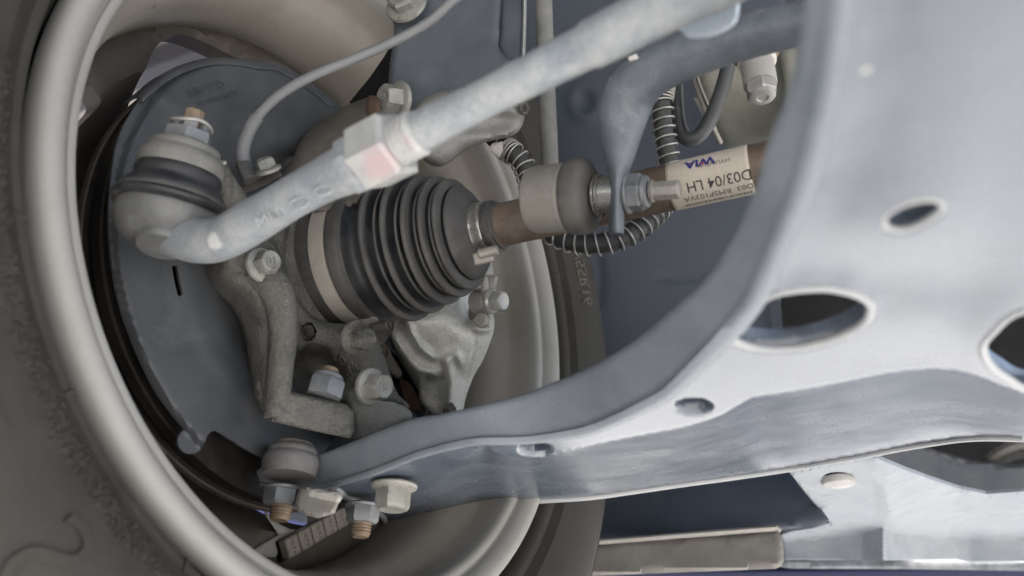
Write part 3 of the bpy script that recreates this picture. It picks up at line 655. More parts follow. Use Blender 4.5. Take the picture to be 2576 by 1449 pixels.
part('shaft_collar', lathe(D0 + DA * dp(1240), DA, [(0, .0150), (.0006, .0156), (.0030, .0155), (.0036, .0142), (.0052, .0140), (.0060, .0128)], 56, close=False), rubber, ds, angle=40)
part('clamp_ear', join(boxpts(P(1216, 648, .458), view_ax(.95, .22, .2) * .0060, view_ax(-.2, 1, 0) * .0036, view_ax(0, 0, 1) * .0030), lathe(P(1203, 640, .456), view_ax(.95, .22, .2), [(0, .0030), (.012, .0030)], 16)), steel_dust, ds, bev=.001)
part('clamp_ear', join(boxpts(P(912, 800, .492), view_ax(.92, -.26, .25) * .0105, view_ax(.2, .9, .3) * .0030, view_ax(0, -.5, 1) * .0012)), steel_dust, ds, bev=.0006, label='pressed ear of the wide boot clamp')
part('clamp_tail', lathe(P(935, 828, .485), view_ax(.88, .22, .40), [(0, .0030), (.0005, .0034), (.0125, .0034), (.0130, .0028), (.010, .0020), (.002, .002)], 20), rubber, ds)
for k, (bx, by) in enumerate(((1123, 487), (1118, 580), (1146, 650), (1171, 681))):
    hit = P(bx, by, (.461, .4565, .459, .463)[k])
    pass
# label: paper wrapped on the camera side of the shaft
lab0, lab1 = dp(1690), dp(1893)
vc = (LOC - (D0 + DA * (lab0 + lab1) / 2)); vc -= DA * (vc @ DA); vc /= np.linalg.norm(vc); wc_ = np.cross(DA, vc)
if proj(D0 + DA * lab0 + wc_ * .01)[1] > proj(D0 + DA * lab0)[1]: wc_ = -wc_      # wc_ points up in the picture
RLb = .0131
def on_label(s, t, h=0.):                                 # s along the shaft, t round it (upward)
    g = t / RLb
    return D0 + np.outer(s, DA) + (np.outer(np.cos(g), vc) + np.outer(np.sin(g), wc_)) * (RLb + A(h)[..., None])
ss, tt = np.meshgrid(np.linspace(lab0, lab1, 24), np.linspace(-.0185, .0185, 24)); 
top_ = on_label(ss.ravel(), tt.ravel(), np.zeros(576)); 
part('label', (top_, [(i * 24 + j, i * 24 + j + 1, (i + 1) * 24 + j + 1, (i + 1) * 24 + j) for i in range(23) for j in range(23)]), label_m, ds, solid=.0002, label='beige paper label wrapped round the shaft')
lab = bpy.data.objects['label']
Lw = lab1 - lab0
def lab_text(s, size, fs, ft, mat_, bold=0., sx=1.):
    # the label reads upside down: text runs from right to left, tops pointing down
    fn = lambda v: on_label(lab0 + Lw * fs - v[:, 0] * sx, ft - v[:, 1], .00016 + v[:, 2] * 0)
    return part('print', text_mesh(s, size, 0., fn, bold=bold), mat_, lab)
lab_text('WIA', .0068, .43, .0105, ink_blue, .0003, 1.15)
lab_text('HYUNDAI', .0031, .60, .0078, ink, 0., 1.2)
lab_text('D03/04 LH', .0078, .62, -.0020, ink, .00005, .95)
lab_text('D03  RMSP103VA', .0046, .58, -.0086, ink, 0., 1.05)
bars = []
sp_ = lab0 + Lw * .14
while sp_ < lab0 + Lw * .96:
    w_ = random.choice((.0003, .0005, .0008)); q = on_label(A([sp_, sp_ + w_, sp_ + w_, sp_]), A([-.0145, -.0145, -.0125, -.0125]), np.full(4, .00016)); bars.append((q, [(0, 1, 2, 3)])); sp_ += w_ + random.choice((.0003, .0005, .0007))
part('bar_code', join(*bars), ink, lab, kind='stuff')
q = on_label(A([0, 1, 1, 0]) * .0012 + lab0 + Lw * .455, A([0, 0, 1, 1]) * .0012 + .0085, np.full(4, .00017)); part('print', (q, [(0, 1, 2, 3)]), ink_red, lab)
# ================================================================== anti-roll bar and its link
lk = thing('stabilizer_link', 'short beige ball joint link with black rubber boot beside the drive shaft', 'stabilizer link', P(1420, 500, .42))
L0 = P(1334, 504, .428); L1 = P(1712, 476, .392); LA = L1 - L0; LA /= np.linalg.norm(LA)
def lp(px):
    lo, hi = -.05, .2
    for _ in range(40):
        mid = (lo + hi) / 2
        if proj(L0 + LA * mid)[0] < px: lo = mid
        else: hi = mid
    return lo
part('housing', lathe(L0, LA, [(0, .010), (.0004, .0150), (.0016, .0170), (.004, .0178), (lp(1425), .0181), (lp(1428), .0172)], 56), M('beige dusty housing', (0.191, 0.175, 0.150), (0.223, 0.207, 0.182), 60, .6, bump=.15), lk, angle=40)
part('seal_ring', lathe(L0 + LA * lp(1424), LA, [(0, .0178), (.0003, .0184), (.0022, .0184), (.0026, .0176)], 56, close=False), steel_dust, lk)
part('rubber_boot', lathe(L0 + LA * lp(1432), LA, [(0, .0178), (.001, .0194), (.004, .0200), (.0085, .0198), (.0110, .0188), (.0125, .0165), (.0135, .0120)], 56), M('grey dusty rubber', (.075, .07, .063), (.11, .102, .092), 80, .7, bump=.4, bscale=500), lk, angle=60)
part('washer', lathe(L0 + LA * lp(1500), LA, [(0, .0100), (.0006, .0108), (.0016, .0108), (.0020, .0095), (.0024, .0108), (.0032, .0108), (.0036, .009)], 48), steel_bright, lk)
part('stud_collar', lathe(L0 + LA * lp(1515), LA, [(0, .0092), (.0004, .0096), (lp(1560) - lp(1515), .0096)], 40), steel_bright, lk)
part('nut', join(lathe(L0 + LA * lp(1578), LA, [(0, .0100), (.0010, .0106), (.0018, .0100)], 32), hexhead(L0 + LA * (lp(1578) + .0016), LA, .0098, .0072, .25), lathe(L0 + LA * lp(1622), LA, [(0, .0086), (.0016, .0078), (.0022, .0062)], 32)), nut_grey, lk)
part('stud_end', join(thread(L0 + LA * lp(1636), LA, .0056, .0030, .0011), lathe(L0 + LA * lp(1652), LA, [(0, .0050), (.0105, .0050), (.0112, .0046), (.0120, .0030)], 8, .3)), steel_dust, lk)

sb = thing('stabilizer_bar', 'bent grey anti-roll bar with a flattened end bolted to the short link', 'anti-roll bar', P(1640, 180, .38))
sbp = [(1551, 590, 18, .0120, .4065), (1551, 575, 19, .0128, .4065), (1551, 500, 19, .0130, .406), (1553, 450, 23, .0130, .406), (1558, 390, 40, .0122, .405), (1561, 330, 57, .0115, .403), (1570, 275, 66, .0110, .400), (1592, 222, 68, .0110, .395), (1640, 178, 64, .0110, .388), (1720, 142, 60, .0110, .378), (1850, 98, 58, .0110, .362), (2060, 48, 56, .0110, .338), (2300, -10, 56, .011, .31)]
part('bar', tube([P(x, y, d) for x, y, w, t, d in sbp], [(w / F * d, t) for x, y, w, t, d in sbp], 32, 6, ref=vw), M('bar grey paint with dust', (0.093, 0.105, 0.121), (0.146, 0.160, 0.174), 50, .45, .12, .05, .5, .3, 300, .0006, stain=((0.254, 0.260, 0.264), 45, .58, .78), speck=((0.439, 0.450, 0.447), 260, .75)), sb, angle=60)
part('clip_wedge', boxpts(P(1592, 146, .352), view_ax(1, .4, 0) * .0022, view_ax(-.4, 1, 0) * .0013, view_ax(0, 0, 1) * .001), steel_bright, sb, bev=.0004)

# ================================================================== wheel speed sensor cable
ab = thing('sensor_cable', 'thin grey wheel speed sensor cable curving from the hub to the top', 'cable', P(640, 300, .5))
cbp = [(1190, -40, .50), (1130, 10, .502), (1075, 58, .505), (985, 107, .505), (880, 152, .498), (780, 194, .488), (705, 238, .478), (655, 285, .471), (636, 315, .468)]
part('cable', tube([P(*q) for q in cbp], .0031, 14, 8), hose_grey, ab)
part('sleeve', tube([P(646, 296, .470), P(630, 322, .4675), P(614, 362, .465), P(611, 392, .464), P(616, 416, .463)], .0040, 16, 6), hose_grey, ab, angle=50)
part('connector', tube([P(612, 412, .463), P(622, 432, .462), P(634, 456, .460)], [(.0052, .0045), (.0056, .005), (.0058, .005)], 8, ref=(1, 0, 0), smooth=False), M('black connector plastic', (.06, .06, .058), (.09, .088, .084), 80, .6), ab, angle=30, bev=.0006)
part('mount_tab', sheet([(605, 466), (640, 452), (700, 428), (712, 440), (660, 470), (618, 486), (600, 478)], [], sd([(610, 470, .462), (700, 430, .462), (650, 480, .459)]), .002, sp=8, curved=False), iron_brown, ab)
part('bolt', bolt(P(676, 432, .457), view_ax(-.25, .90, .40), .0054, .0058, .0078, .0018, .25), zinc, ab)

# ================================================================== strut lower bracket
st = thing('strut_bracket', 'blue black painted strut bracket plate hanging down at the top centre', 'strut', P(1120, 150, .56))
po = [(960, -40), (975, 0), (980, 40), (990, 60), (991, 85), (986, 125), (980, 160), (976, 215), (975, 250), (985, 300), (1010, 330), (1060, 335), (1110, 300), (1160, 278), (1230, 230), (1294, 153), (1262, 131), (1254, 115), (1257, 60), (1262, 0), (1264, -40)]
part('bracket_plate', sheet(po, [], sd([(975, 0, .556), (1000, 300, .548), (1250, 0, .556), (1250, 200, .546), (1110, 150, .5515)], [(1015, 265, 46, .0015), (1085, 210, 30, -.001)]), .0045, sp=11, rnd=9, rdep=.0025, curved=False), plate_m, st, angle=50)
po2 = [(1250, -40), (1250, 60), (1248, 118), (1258, 140), (1285, 175), (1312, 160), (1316, 110), (1318, 40), (1319, -40)]
part('side_plate', sheet(po2, [], sd([(1250, 0, .566), (1315, 0, .563), (1260, 150, .558)]), .004, sp=10, rnd=8, rdep=.002, curved=False), plate_m, st)
part('plate_lip', tube([P(1320, -30, .561), P(1319, 60, .559), P(1316, 148, .553)], [(.0014, .004)] * 3, 10, ref=vw), M('grey edge', (.24, .24, .235), (.3, .3, .29), 90, .5), st)
part('bracket_flange', sheet([(985, 108), (968, 140), (930, 195), (878, 258), (900, 268), (950, 250), (985, 240), (1000, 180)], [], sd([(985, 108, .570), (880, 258, .566), (980, 240, .560)]), .004, sp=10, curved=False), black_m, st)
# rounded lower shell of the strut behind the tie rod
lo_ = [(1060, 395), (1085, 415), (1110, 419), (1134, 407), (1165, 382), (1214, 360), (1280, 345), (1308, 325), (1319, 295), (1312, 272), (1295, 262), (1220, 225), (1140, 225), (1080, 240), (1040, 280), (1030, 340)]
part('lower_shell', sheet(lo_, [], lambda x, y: P(x, y, .530 + .010 * np.exp(-(((x - 1225) / 85)**2 + ((y - 305) / 30)**2)**2) + 0 * x), .02, sp=9, rnd=32, rdep=.012), M('dusty strut steel', (0.176, 0.168, 0.156), (0.232, 0.224, 0.208), 60, .6, bump=.4, bscale=450, stain=((0.080, 0.088, 0.096), 60, .55, .7)), st, angle=60)
part('hose_tab', sheet([(1305, 262), (1322, 255), (1332, 268), (1328, 284), (1316, 290), (1306, 280)], [ell(1320, 271, 5, 7)], sd([(1305, 262, .53)]), .004, sp=5, rnd=4, rdep=.001), iron, st)
part('corner_clip', sheet([(1240, 360), (1262, 356), (1266, 375), (1256, 396), (1238, 386), (1228, 372)], [], sd([(1240, 360, .522)]), .003, sp=6, rnd=4, rdep=.001, curved=False), steel_dust, st)
axs = view_ax(-.74, -.04, .67)
b_ = part('bolt', bolt(P(1010, 252, .540), axs, .0098, .0120, .0128, .0028, .15), zinc, st)
part('head_mark', face_text('9', .0105, P(1010, 252, .540) + axs * .0155, axs, PI / 2), zinc, b_)
axt = view_ax(-.30, .35, .86)
b_ = part('bolt', bolt(P(1024, 14, .547), axt, .0105, .0085, .0150, .0030, .2), zinc, st)
part('head_mark', face_text('9', .0095, P(1024, 14, .547) + axt * .0125, axt, PI / 2), zinc, b_)
part('bolt_lug', sheet([(977, -40), (977, 20), (983, 45), (1000, 58), (1030, 48), (1060, 30), (1075, -10), (1070, -40)], [], sd([(1000, 0, .552)]), .006, sp=9, rnd=7, rdep=.002), plate_m, st)

# ================================================================== hoses and pipe
sp_o = thing('brake_hose', 'black rubber brake hose wrapped in a loose wire spring looping behind the shaft', 'brake hose', P(1540, 600, .5))
hp = [(1240, 345, .560), (1262, 368, .556), (1290, 385, .550), (1318, 418, .546), (1334, 470, .54), (1348, 530, .53), (1372, 572, .52), (1410, 597, .512), (1460, 611, .507), (1510, 612, .504), (1560, 600, .504), (1605, 574, .508), (1645, 540, .517), (1675, 500, .53), (1690, 455, .54), (1684, 415, .543), (1675, 365, .545), (1668, 310, .547), (1664, 260, .549), (1668, 215, .552), (1690, 175, .556), (1740, 140, .56)]
hpw = [P(*q) for q in hp]
part('hose', tube(hpw, .0062, 18, 6), M('ribbed black hose rubber', (.028, .027, .026), (.05, .048, .045), 150, .6, bump=.4, bscale=700), sp_o)
part('spring', helix(hpw[1:-2], .0078, .00068, .0064), spring_m, sp_o)
part('tight_coils', helix([hpw[2] * .35 + hpw[1] * .65, hpw[2] * .6 + hpw[1] * .4, hpw[2] * .85 + hpw[1] * .15, hpw[2] * .9 + hpw[3] * .1], .0082, .0007, .0017), spring_m, sp_o)
part('tight_coils', helix([P(1664, 250, .5485), P(1665, 240, .549), P(1667, 226, .5505), P(1669, 216, .552)], .0080, .0007, .0017), spring_m, sp_o)
uh = thing('bent_hose', 'plain black rubber hose bent into a narrow U shape below the gearbox', 'hose', P(1741, 345, .58))
uhp = [(1838, 130, .56), (1831, 167, .558), (1820, 212, .556), (1803, 262, .555), (1784, 306, .555), (1762, 338, .556), (1738, 351, .558), (1717, 340, .562), (1706, 306, .567), (1702, 250, .574), (1699, 200, .58), (1696, 140, .588)]
part('hose', tube([P(*q) for q in uhp], .0051, 18, 7), M('dusty black hose', (.035, .036, .038), (.06, .06, .06), 60, .5, stain=((.24, .235, .22), 120, .6, .72)), uh)
part('guide_wire', tube([P(1714, 200, .570), P(1716, 250, .566), P(1722, 305, .560), P(1732, 330, .554)], .0009, 6), M('grey seam', (.12, .12, .12), None, 60, .6), uh)
pp = thing('brake_pipe_cover', 'mottled grey upright strip running down from the top centre behind the tie rod', 'strip', P(1370, 200, .62))
part('strip', tube([P(1366, -60, .640), P(1370, 80, .637), P(1374, 200, .633), P(1380, 330, .628), P(1384, 440, .624)], [(.0068, .004)] * 5, 14, ref=vw), M('mottled grey tube', (0.128, 0.128, 0.122), (0.187, 0.183, 0.170), 60, .6, stain=((0.072, 0.081, 0.093), 50, .55, .72)), pp)

# ================================================================== gearbox, ball bolt behind the arm
gb = thing('gearbox_housing', 'grey green cast gearbox housing in the shadow at the upper right', 'gearbox', P(1880, 260, .66))
gctrl = [(1700, 150, .69), (2060, 100, .60), (2050, 400, .66), (1780, 320, .72), (1740, 200, .66), (1900, 200, .645), (1960, 300, .655), (1850, 380, .75), (2000, 180, .63)]
part('housing', sheet([(1700, 90), (1738, 190), (1760, 250), (1790, 320), (1830, 372), (1900, 372), (1960, 360), (2060, 400), (2200, 300), (2200, 60), (1900, 40)], [], sd(gctrl), .06, sp=16, rnd=30, rdep=.02), gear_m, gb, angle=60)
part('rib', tube([P(1980, 100, .622), P(1992, 170, .622), P(2000, 260, .63), P(1996, 340, .64)], [(.008, .006)] * 4, 12, ref=vw), gear_m, gb)
part('bracket_edge', tube([P(1742, 170, .640), P(1752, 215, .638), P(1770, 265, .638), P(1790, 312, .642), P(1812, 358, .65)], [(.0022, .004)] * 5, 8, ref=vw), steel_dust, gb)
part('bracket_edge', tube([P(1748, 170, .635), P(1760, 212, .634), P(1780, 262, .634), P(1800, 310, .638)], [(.0012, .003)] * 4, 8, ref=vw), steel_dust, gb)
part('bracket_web', sheet([(1744, 245), (1762, 250), (1790, 285), (1806, 330), (1796, 335), (1772, 300)], [], sd([(1744, 250, .645)]), .003, sp=8, curved=False), steel_dust, gb)
bs = thing('ball_bolt', 'beige post with hexagon tip hanging from a rusty threaded collar', 'bolt', P(1905, 160, .50))
Q0 = P(1898, 118, .492); Q1 = P(1925, 288, .468); QA = Q1 - Q0; QL = np.linalg.norm(QA); QA /= QL
part('threaded_collar', thread(Q0, QA, .0140, .0095, .0024, 40), rust, bs, angle=60)
part('ring', lathe(Q0 + QA * .0100, QA, [(0, .0112), (.0006, .0116), (.0030, .0114), (.0036, .0104)], 36), M('pale ring', (.5, .47, .42), (.55, .52, .47), 90, .5), bs)
part('post', lathe(Q0 + QA * .0132, QA, [(0, .0098), (.0165, .0098), (.0175, .0094)], 36), M('grey beige post', (0.270, 0.252, 0.225), (0.315, 0.297, 0.270), 60, .6), bs)
part('hexagon_tip', join(hexhead(Q0 + QA * .030, QA, .0094, .0080, .2), lathe(Q0 + QA * .0372, QA, [(0, .0078), (.0022, .0074), (.0030, .0058), (.0030, .0035), (.0022, .0028), (.0022, 0)], 30)), M('pale hexagon', (.27, .26, .24), (.33, .315, .295), 120, .4, metal=.2), bs, angle=30)

# ================================================================== brake caliper
cp = thing('brake_caliper', 'bright rough cast aluminium brake caliper below the drive shaft boot', 'caliper', P(1100, 880, .56))
co = [(930, 800), (970, 822), (984, 868), (1010, 916), (1034, 952), (1052, 980), (1055, 1005), (1070, 1030), (1100, 1060), (1160, 1050), (1166, 1028), (1173, 996), (1193, 944), (1214, 908), (1234, 858), (1242, 830), (1242, 796), (1226, 780), (1204, 790), (1186, 806), (1178, 790), (1186, 740), (1194, 705), (1190, 676), (1180, 640), (1120, 600), (1040, 620), (960, 700)]
cctrl = [(960, 800, .560), (1000, 900, .566), (1060, 1000, .578), (1120, 1040, .580), (1190, 940, .575), (1230, 820, .560), (1190, 680, .575), (1100, 800, .545), (1120, 880, .552), (1060, 760, .545), (1010, 830, .548), (1150, 760, .560)]
cb = tps(cctrl)
def cal_surf(x, y):
    d = cb(x, y)
    d = d - .007 * ridge(x, y, [(1060, 815), (1120, 800), (1170, 850), (1160, 900)], 34)
    d = d - .011 * ridge(x, y, [(972, 826), (1000, 868), (1030, 908), (1052, 930), (1092, 940)], 15) - .008 * ridge(x, y, [(1022, 795), (1036, 840), (1058, 875), (1090, 900)], 10)
    d = d + .006 * np.exp(-(((x - 1085) / 26)**2 + ((y - 985) / 40)**2)**2)
    d = d - .012 * ridge(x, y, [(1124, 915), (1136, 960), (1132, 1010), (1128, 1060)], 15) - .006 * ridge(x, y, [(1120, 905), (1150, 890), (1160, 915)], 9)
    d = d - .010 * np.exp(-(((x - 1214) / 30)**2 + ((y - 818) / 22)**2)**3) + .0018 * ridge(x, y, [(1196, 850), (1188, 900), (1170, 960)], 4)
    d = d + .006 * np.exp(-(((x - 1172) / 12)**2 + ((y - 765) / 40)**2)**2)
    return P(x, y, d)
part('body', sheet(co, [], cal_surf, .03, sp=5, rnd=24, rdep=.012), alu, cp, angle=60)
part('guide_pin', lathe(P(1085, 1052, .575), view_ax(-1, -.08, .1), [(0, .004), (.004, .0075), (.010, .006), (.014, .0078), (.019, .006), (.023, .0078), (.029, .006)], 24), rubber_black, cp)
part('pin_bolt', bolt(P(1128, 1030, .562), view_ax(.75, -.25, .6), .0045, .003, .0055, .001), iron, cp)
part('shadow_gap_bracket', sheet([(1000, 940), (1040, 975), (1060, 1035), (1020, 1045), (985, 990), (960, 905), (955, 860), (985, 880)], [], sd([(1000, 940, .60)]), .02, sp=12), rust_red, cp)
part('pad_bracket', sheet([(925, 870), (960, 850), (990, 900), (1012, 940), (990, 950), (950, 905)], [], sd([(930, 870, .532), (1000, 945, .552), (960, 860, .537)]), .02, sp=8, rnd=10, rdep=.004), iron_brown, cp)
part('bracket_hole', lathe(P(962, 886, .5325), view_ax(.3, 0, .9), [(0, .0050), (.001, .0050), (.001, .0034), (-.004, .0034)], 24, close=False), rust_red, cp)
# hose end with banjo bolt
bj = thing('banjo_fitting', 'small grey brake hose end with banjo bolt daubed green below the narrow clamp', 'hose fitting', P(1230, 750, .535))
H0 = P(1215, 656, .535); H1 = P(1222, 740, .535); HA = H1 - H0; HA /= np.linalg.norm(HA)
bj_m = M('dusty zinc fitting', (.27, .265, .245), (.34, .33, .305), 90, .5, metal=.1)
part('ferrule', lathe(H0, HA, [(0, .0040), (.0008, .0058), (.0025, .0064), (.0095, .0064), (.0105, .0056), (.011, .004)], 28), bj_m, bj)
part('pipe_neck', lathe(H0 + HA * .0105, HA, [(0, .0036), (.012, .0036)], 20), bj_m, bj)
part('neck_block', join(boxpts(P(1201, 707, .534), view_ax(1, 0, .2) * .0028, view_ax(0, 1, 0) * .0052, view_ax(-.2, 0, 1) * .004), boxpts(P(1240, 710, .536), view_ax(1, -.25, .2) * .0024, view_ax(.25, 1, 0) * .0045, view_ax(-.2, 0, 1) * .004)), bj_m, bj, bev=.0009)
axj = view_ax(.80, .02, .60)
J0 = P(1206, 758, .541)
part('banjo_eye', lathe(J0 - axj * .004, axj, [(0, .0072), (.001, .0082), (.0115, .0082), (.0125, .0074)], 36), bj_m, bj)
part('washer', lathe(J0 + axj * .0088, axj, [(0, .0080), (.0004, .0088), (.0018, .0088), (.002, .008)], 32), steel_dust, bj)
part('banjo_bolt', bolt(J0 + axj * .0108, axj, .0073, .0082, .0084, .0016, .25), M('daubed zinc bolt', (.36, .36, .335), (.44, .43, .40), 150, .4, metal=.3, blots=[(P(1272, 772, .523), .0046, (.22, .50, .40), .3)]), bj)
part('stop_pin', join(lathe(P(1224, 784, .538), view_ax(-.05, -1, .1), [(0, .0026), (.011, .0026)], 16), lathe(P(1214, 806, .535), view_ax(-.4, .2, .9), [(0, .0058), (.003, .0054), (.004, .004)], 8)), steel_dust, bj)
# ================================================================== lower control arm
HA0 = .1205
ca = thing('control_arm', 'large pressed steel lower control arm with oval holes filling the lower right', 'control arm', PZ(1600, 1050, HA0))
U_ = [(646, 1187), (656, 1176), (700, 1172), (760, 1160), (800, 1146), (831, 1136), (858, 1125), (900, 1108), (970, 1080), (1040, 1056), (1109, 1045), (1224, 1019), (1318, 994), (1398, 963), (1423, 954), (1510, 912), (1597, 859), (1682, 790), (1725, 751), (1751, 731), (1804, 671), (1856, 595), (1884, 532), (1905, 480), (1922, 418), (1946, 348), (1978, 272), (2002, 192), (2023, 104), (2037, 17), (2042, -60)]
E_ = [(655, 1216), (700, 1221), (760, 1222), (800, 1220), (831, 1216), (880, 1202), (935, 1185), (990, 1163), (1040, 1143), (1085, 1129), (1127, 1118), (1170, 1109), (1207, 1104), (1311, 1101), (1388, 1091), (1475, 1073), (1545, 1045), (1614, 1010), (1667, 979), (1701, 947), (1786, 858), (1835, 800), (1877, 745), (1908, 680), (1943, 590), (1968, 530), (1995, 460), (2016, 390), (2035, 300), (2052, 230), (2070, 100), (2082, 0), (2086, -60)]
def arcs(p, n):
    p = crom(p, 6); s = np.r_[0, np.cumsum(np.linalg.norm(np.diff(p, axis=0), axis=1))]; s /= s[-1]
    t = np.linspace(0, 1, n); return np.stack([np.interp(t, s, p[:, 0]), np.interp(t, s, p[:, 1])], -1)
NE = 90
Ua, Ea = arcs(U_, NE), arcs(E_, NE)
tg = np.gradient(Ea, axis=0); tg /= np.linalg.norm(tg, axis=1)[:, None]; nm = np.stack([-tg[:, 1], tg[:, 0]], -1)
bw = np.interp(Ea[:, 0], [640, 831, 1311, 1600, 1850, 2080], [5, 8, 12, 22, 44, 60])
Er = Ea + nm * bw[:, None]; Em = Ea + nm * bw[:, None] * .45
def hz(p, h): return PZ(p[:, 0], p[:, 1], HA0 + h)
eW = hz(Ea, .0015); rU = rays(Ua[:, 0], Ua[:, 1])
dU = ((eW - LOC)[:, :2] * rU[:, :2]).sum(1) / (rU[:, :2]**2).sum(1); dU = np.convolve(np.r_[[dU[0]] * 4, dU, [dU[-1]] * 4], np.ones(9) / 9, 'valid')
uW = LOC + rU * dU[:, None]
wl = [uW + (uW - eW) * .04 + A([0, .004, 0]), uW + A([0, .001, 0]), uW + (eW - uW) * .04]
for k in range(1, 7):
    t = k / 7; wl.append(uW * (1 - t) + eW * t)
wl += [eW, hz(Ea * .8 + Em * .2, .0006), hz(Em, 0.0), hz(Em * .5 + Er * .5, -.0003), hz(Er, 0.0)]
nr = len(wl); V_ = np.concatenate(wl)
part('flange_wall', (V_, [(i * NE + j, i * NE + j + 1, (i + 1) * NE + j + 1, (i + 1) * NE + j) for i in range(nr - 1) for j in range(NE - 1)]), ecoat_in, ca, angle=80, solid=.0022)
low = [(2700, 1112), (2576, 1103), (2483, 1101), (2413, 1105), (2343, 1115), (2260, 1129), (2180, 1145), (2080, 1163), (1978, 1181), (1850, 1200), (1725, 1217), (1600, 1235), (1482, 1251), (1353, 1260), (1249, 1268), (1179, 1276), (1127, 1289), (1081, 1309), (1033, 1326), (990, 1331), (970, 1325), (962, 1305), (950, 1292), (935, 1283), (905, 1268), (880, 1256), (862, 1247), (850, 1236), (836, 1226)]
# border on the fold side: the visible right edge of the bright fold
erl = [tuple(p) for p in (Ea + nm * (bw * .82)[:, None]) if p[0] > 842 and p[1] > -50]
face_o = erl + [(2180, -70), (2720, -70)] + low
ov = [(1924, 757), (1950, 744), (1978, 737), (2030, 731), (2082, 730), (2134, 740), (2169, 754), (2188, 771), (2186, 790), (2180, 806), (2152, 830), (2099, 855), (2030, 874), (1978, 880), (1925, 880), (1885, 873), (1856, 862), (1846, 852), (1866, 832), (1896, 796)]
h3 = [(2225, 556), (2239, 538), (2274, 519), (2309, 509), (2343, 506), (2366, 512), (2370, 529), (2343, 553), (2309, 572), (2274, 583), (2241, 579), (2228, 570)]
h4 = [(2720, 760), (2640, 770), (2576, 786), (2535, 804), (2500, 838), (2477, 866), (2478, 896), (2500, 929), (2535, 953), (2576, 977), (2650, 990), (2720, 980)]
h4 = [(2700, 800), (2640, 775), (2576, 786), (2535, 804), (2500, 838), (2477, 866), (2478, 896), (2500, 929), (2535, 953), (2576, 977), (2640, 985), (2700, 950)]
pad1 = [(2035, -70)] + [tuple(p) for p in E_[::-1] if 1190 < p[0] < 2086] + [(1224, 1110), (1234, 1128), (1249, 1139), (1283, 1147), (1318, 1149), (1388, 1143), (1492, 1118), (1632, 1091), (1725, 1073), (1803, 1049), (1838, 1031), (1872, 1010), (1900, 998), (1990, 985), (2120, 962), (2240, 938), (2330, 928), (2400, 932), (2465, 948), (2517, 968), (2576, 987), (2720, 1005), (2720, -70)]
pad2 = [(800, 1215)] + [(x, y - 3) for x, y in E_ if 830 < x < 1215] + [(1215, 1112), (1195, 1135), (1161, 1163), (1126, 1188), (1102, 1216), (1071, 1237), (1040, 1254), (1015, 1268), (985, 1285), (950, 1285), (880, 1262), (835, 1232)]
ac = [(x, y, 0.) for x, y in erl[::5] if x > 1150] + [(x, y, 0.) for x, y in [(1345, 1131), (1000, 1200), (1100, 1300), (1250, 1200), (1500, 1180), (1745, 1022), (1850, 1130), (1480, 1245), (2000, 1090), (2200, 1060), (2180, 1140), (2500, 1090), (2700, 1100)]]
for x, y, h in [# lip of the big oval, hollows round it
                (2030, 718, -.0015), (2134, 727, -.0015), (2200, 765, -.0012), (2198, 815, -.0010), (2120, 862, -.001), (2030, 890, -.0008), (1925, 893, -.0005), (1960, 728, -.001),
                (2000, 690, .0055), (2100, 685, .0065), (2190, 715, .0062), (2228, 770, .0058), (1960, 700, .003), (2040, 640, .0020), (2180, 650, .0030), (2230, 700, .004),
                (2240, 840, .002), (2150, 900, .0018), (2050, 930, .0012), (1960, 935, .0005),
                # boss round the upper hole
                (2200, 545, -.004), (2215, 590, -.0042), (2270, 605, -.0042), (2340, 590, -.004), (2395, 540, -.004), (2385, 495, -.004), (2300, 490, -.004), (2235, 515, -.004),
                (2140, 560, -.0030), (2150, 615, -.0034), (2220, 642, -.0030), (2320, 630, -.0020), (2420, 590, -.001), (2110, 610, .0015), (2130, 650, .0040), (2220, 680, .0048), (2330, 680, .003), (2100, 540, .001),
                # upper right panel: long shallow hollow beside the fold
                (2215, -60, .0045), (2205, 100, .0050), (2190, 300, .0050), (2150, 420, .0035), (2300, 300, 0), (2320, 0, 0), (2350, 120, 0), (2500, 0, 0), (2500, 200, 0), (2500, 400, 0), (2700, 100, 0), (2700, 400, 0), (2550, 600, .001), (2450, 650, .002), (2400, 720, .004),
                (2280, 760, .001), (2330, 800, -.0020), (2380, 840, -.0015), (2430, 800, .001), (2450, 740, .003),
                (2455, 850, -.0040), (2450, 900, -.0040), (2490, 800, -.0035), (2560, 760, -.002), (2500, 950, -.002), (2600, 1010, 0), (2400, 930, .006), (2310, 900, .007), (2290, 960, .003), (2050, 985, .001), (2400, 1040, 0)]: ac.append((x, y, h))
hft = tps(ac, 2e-2)
def outd(x, y, poly):
    d = pdist(x, y, poly); d[inpoly(x, y, poly)] = 0; return d
def drop(t): t = np.clip(t, 0, 1); return 1 - (1 - t)**2.2
pad1s = crom(pad1[:-2], 3).tolist() + pad1[-2:]
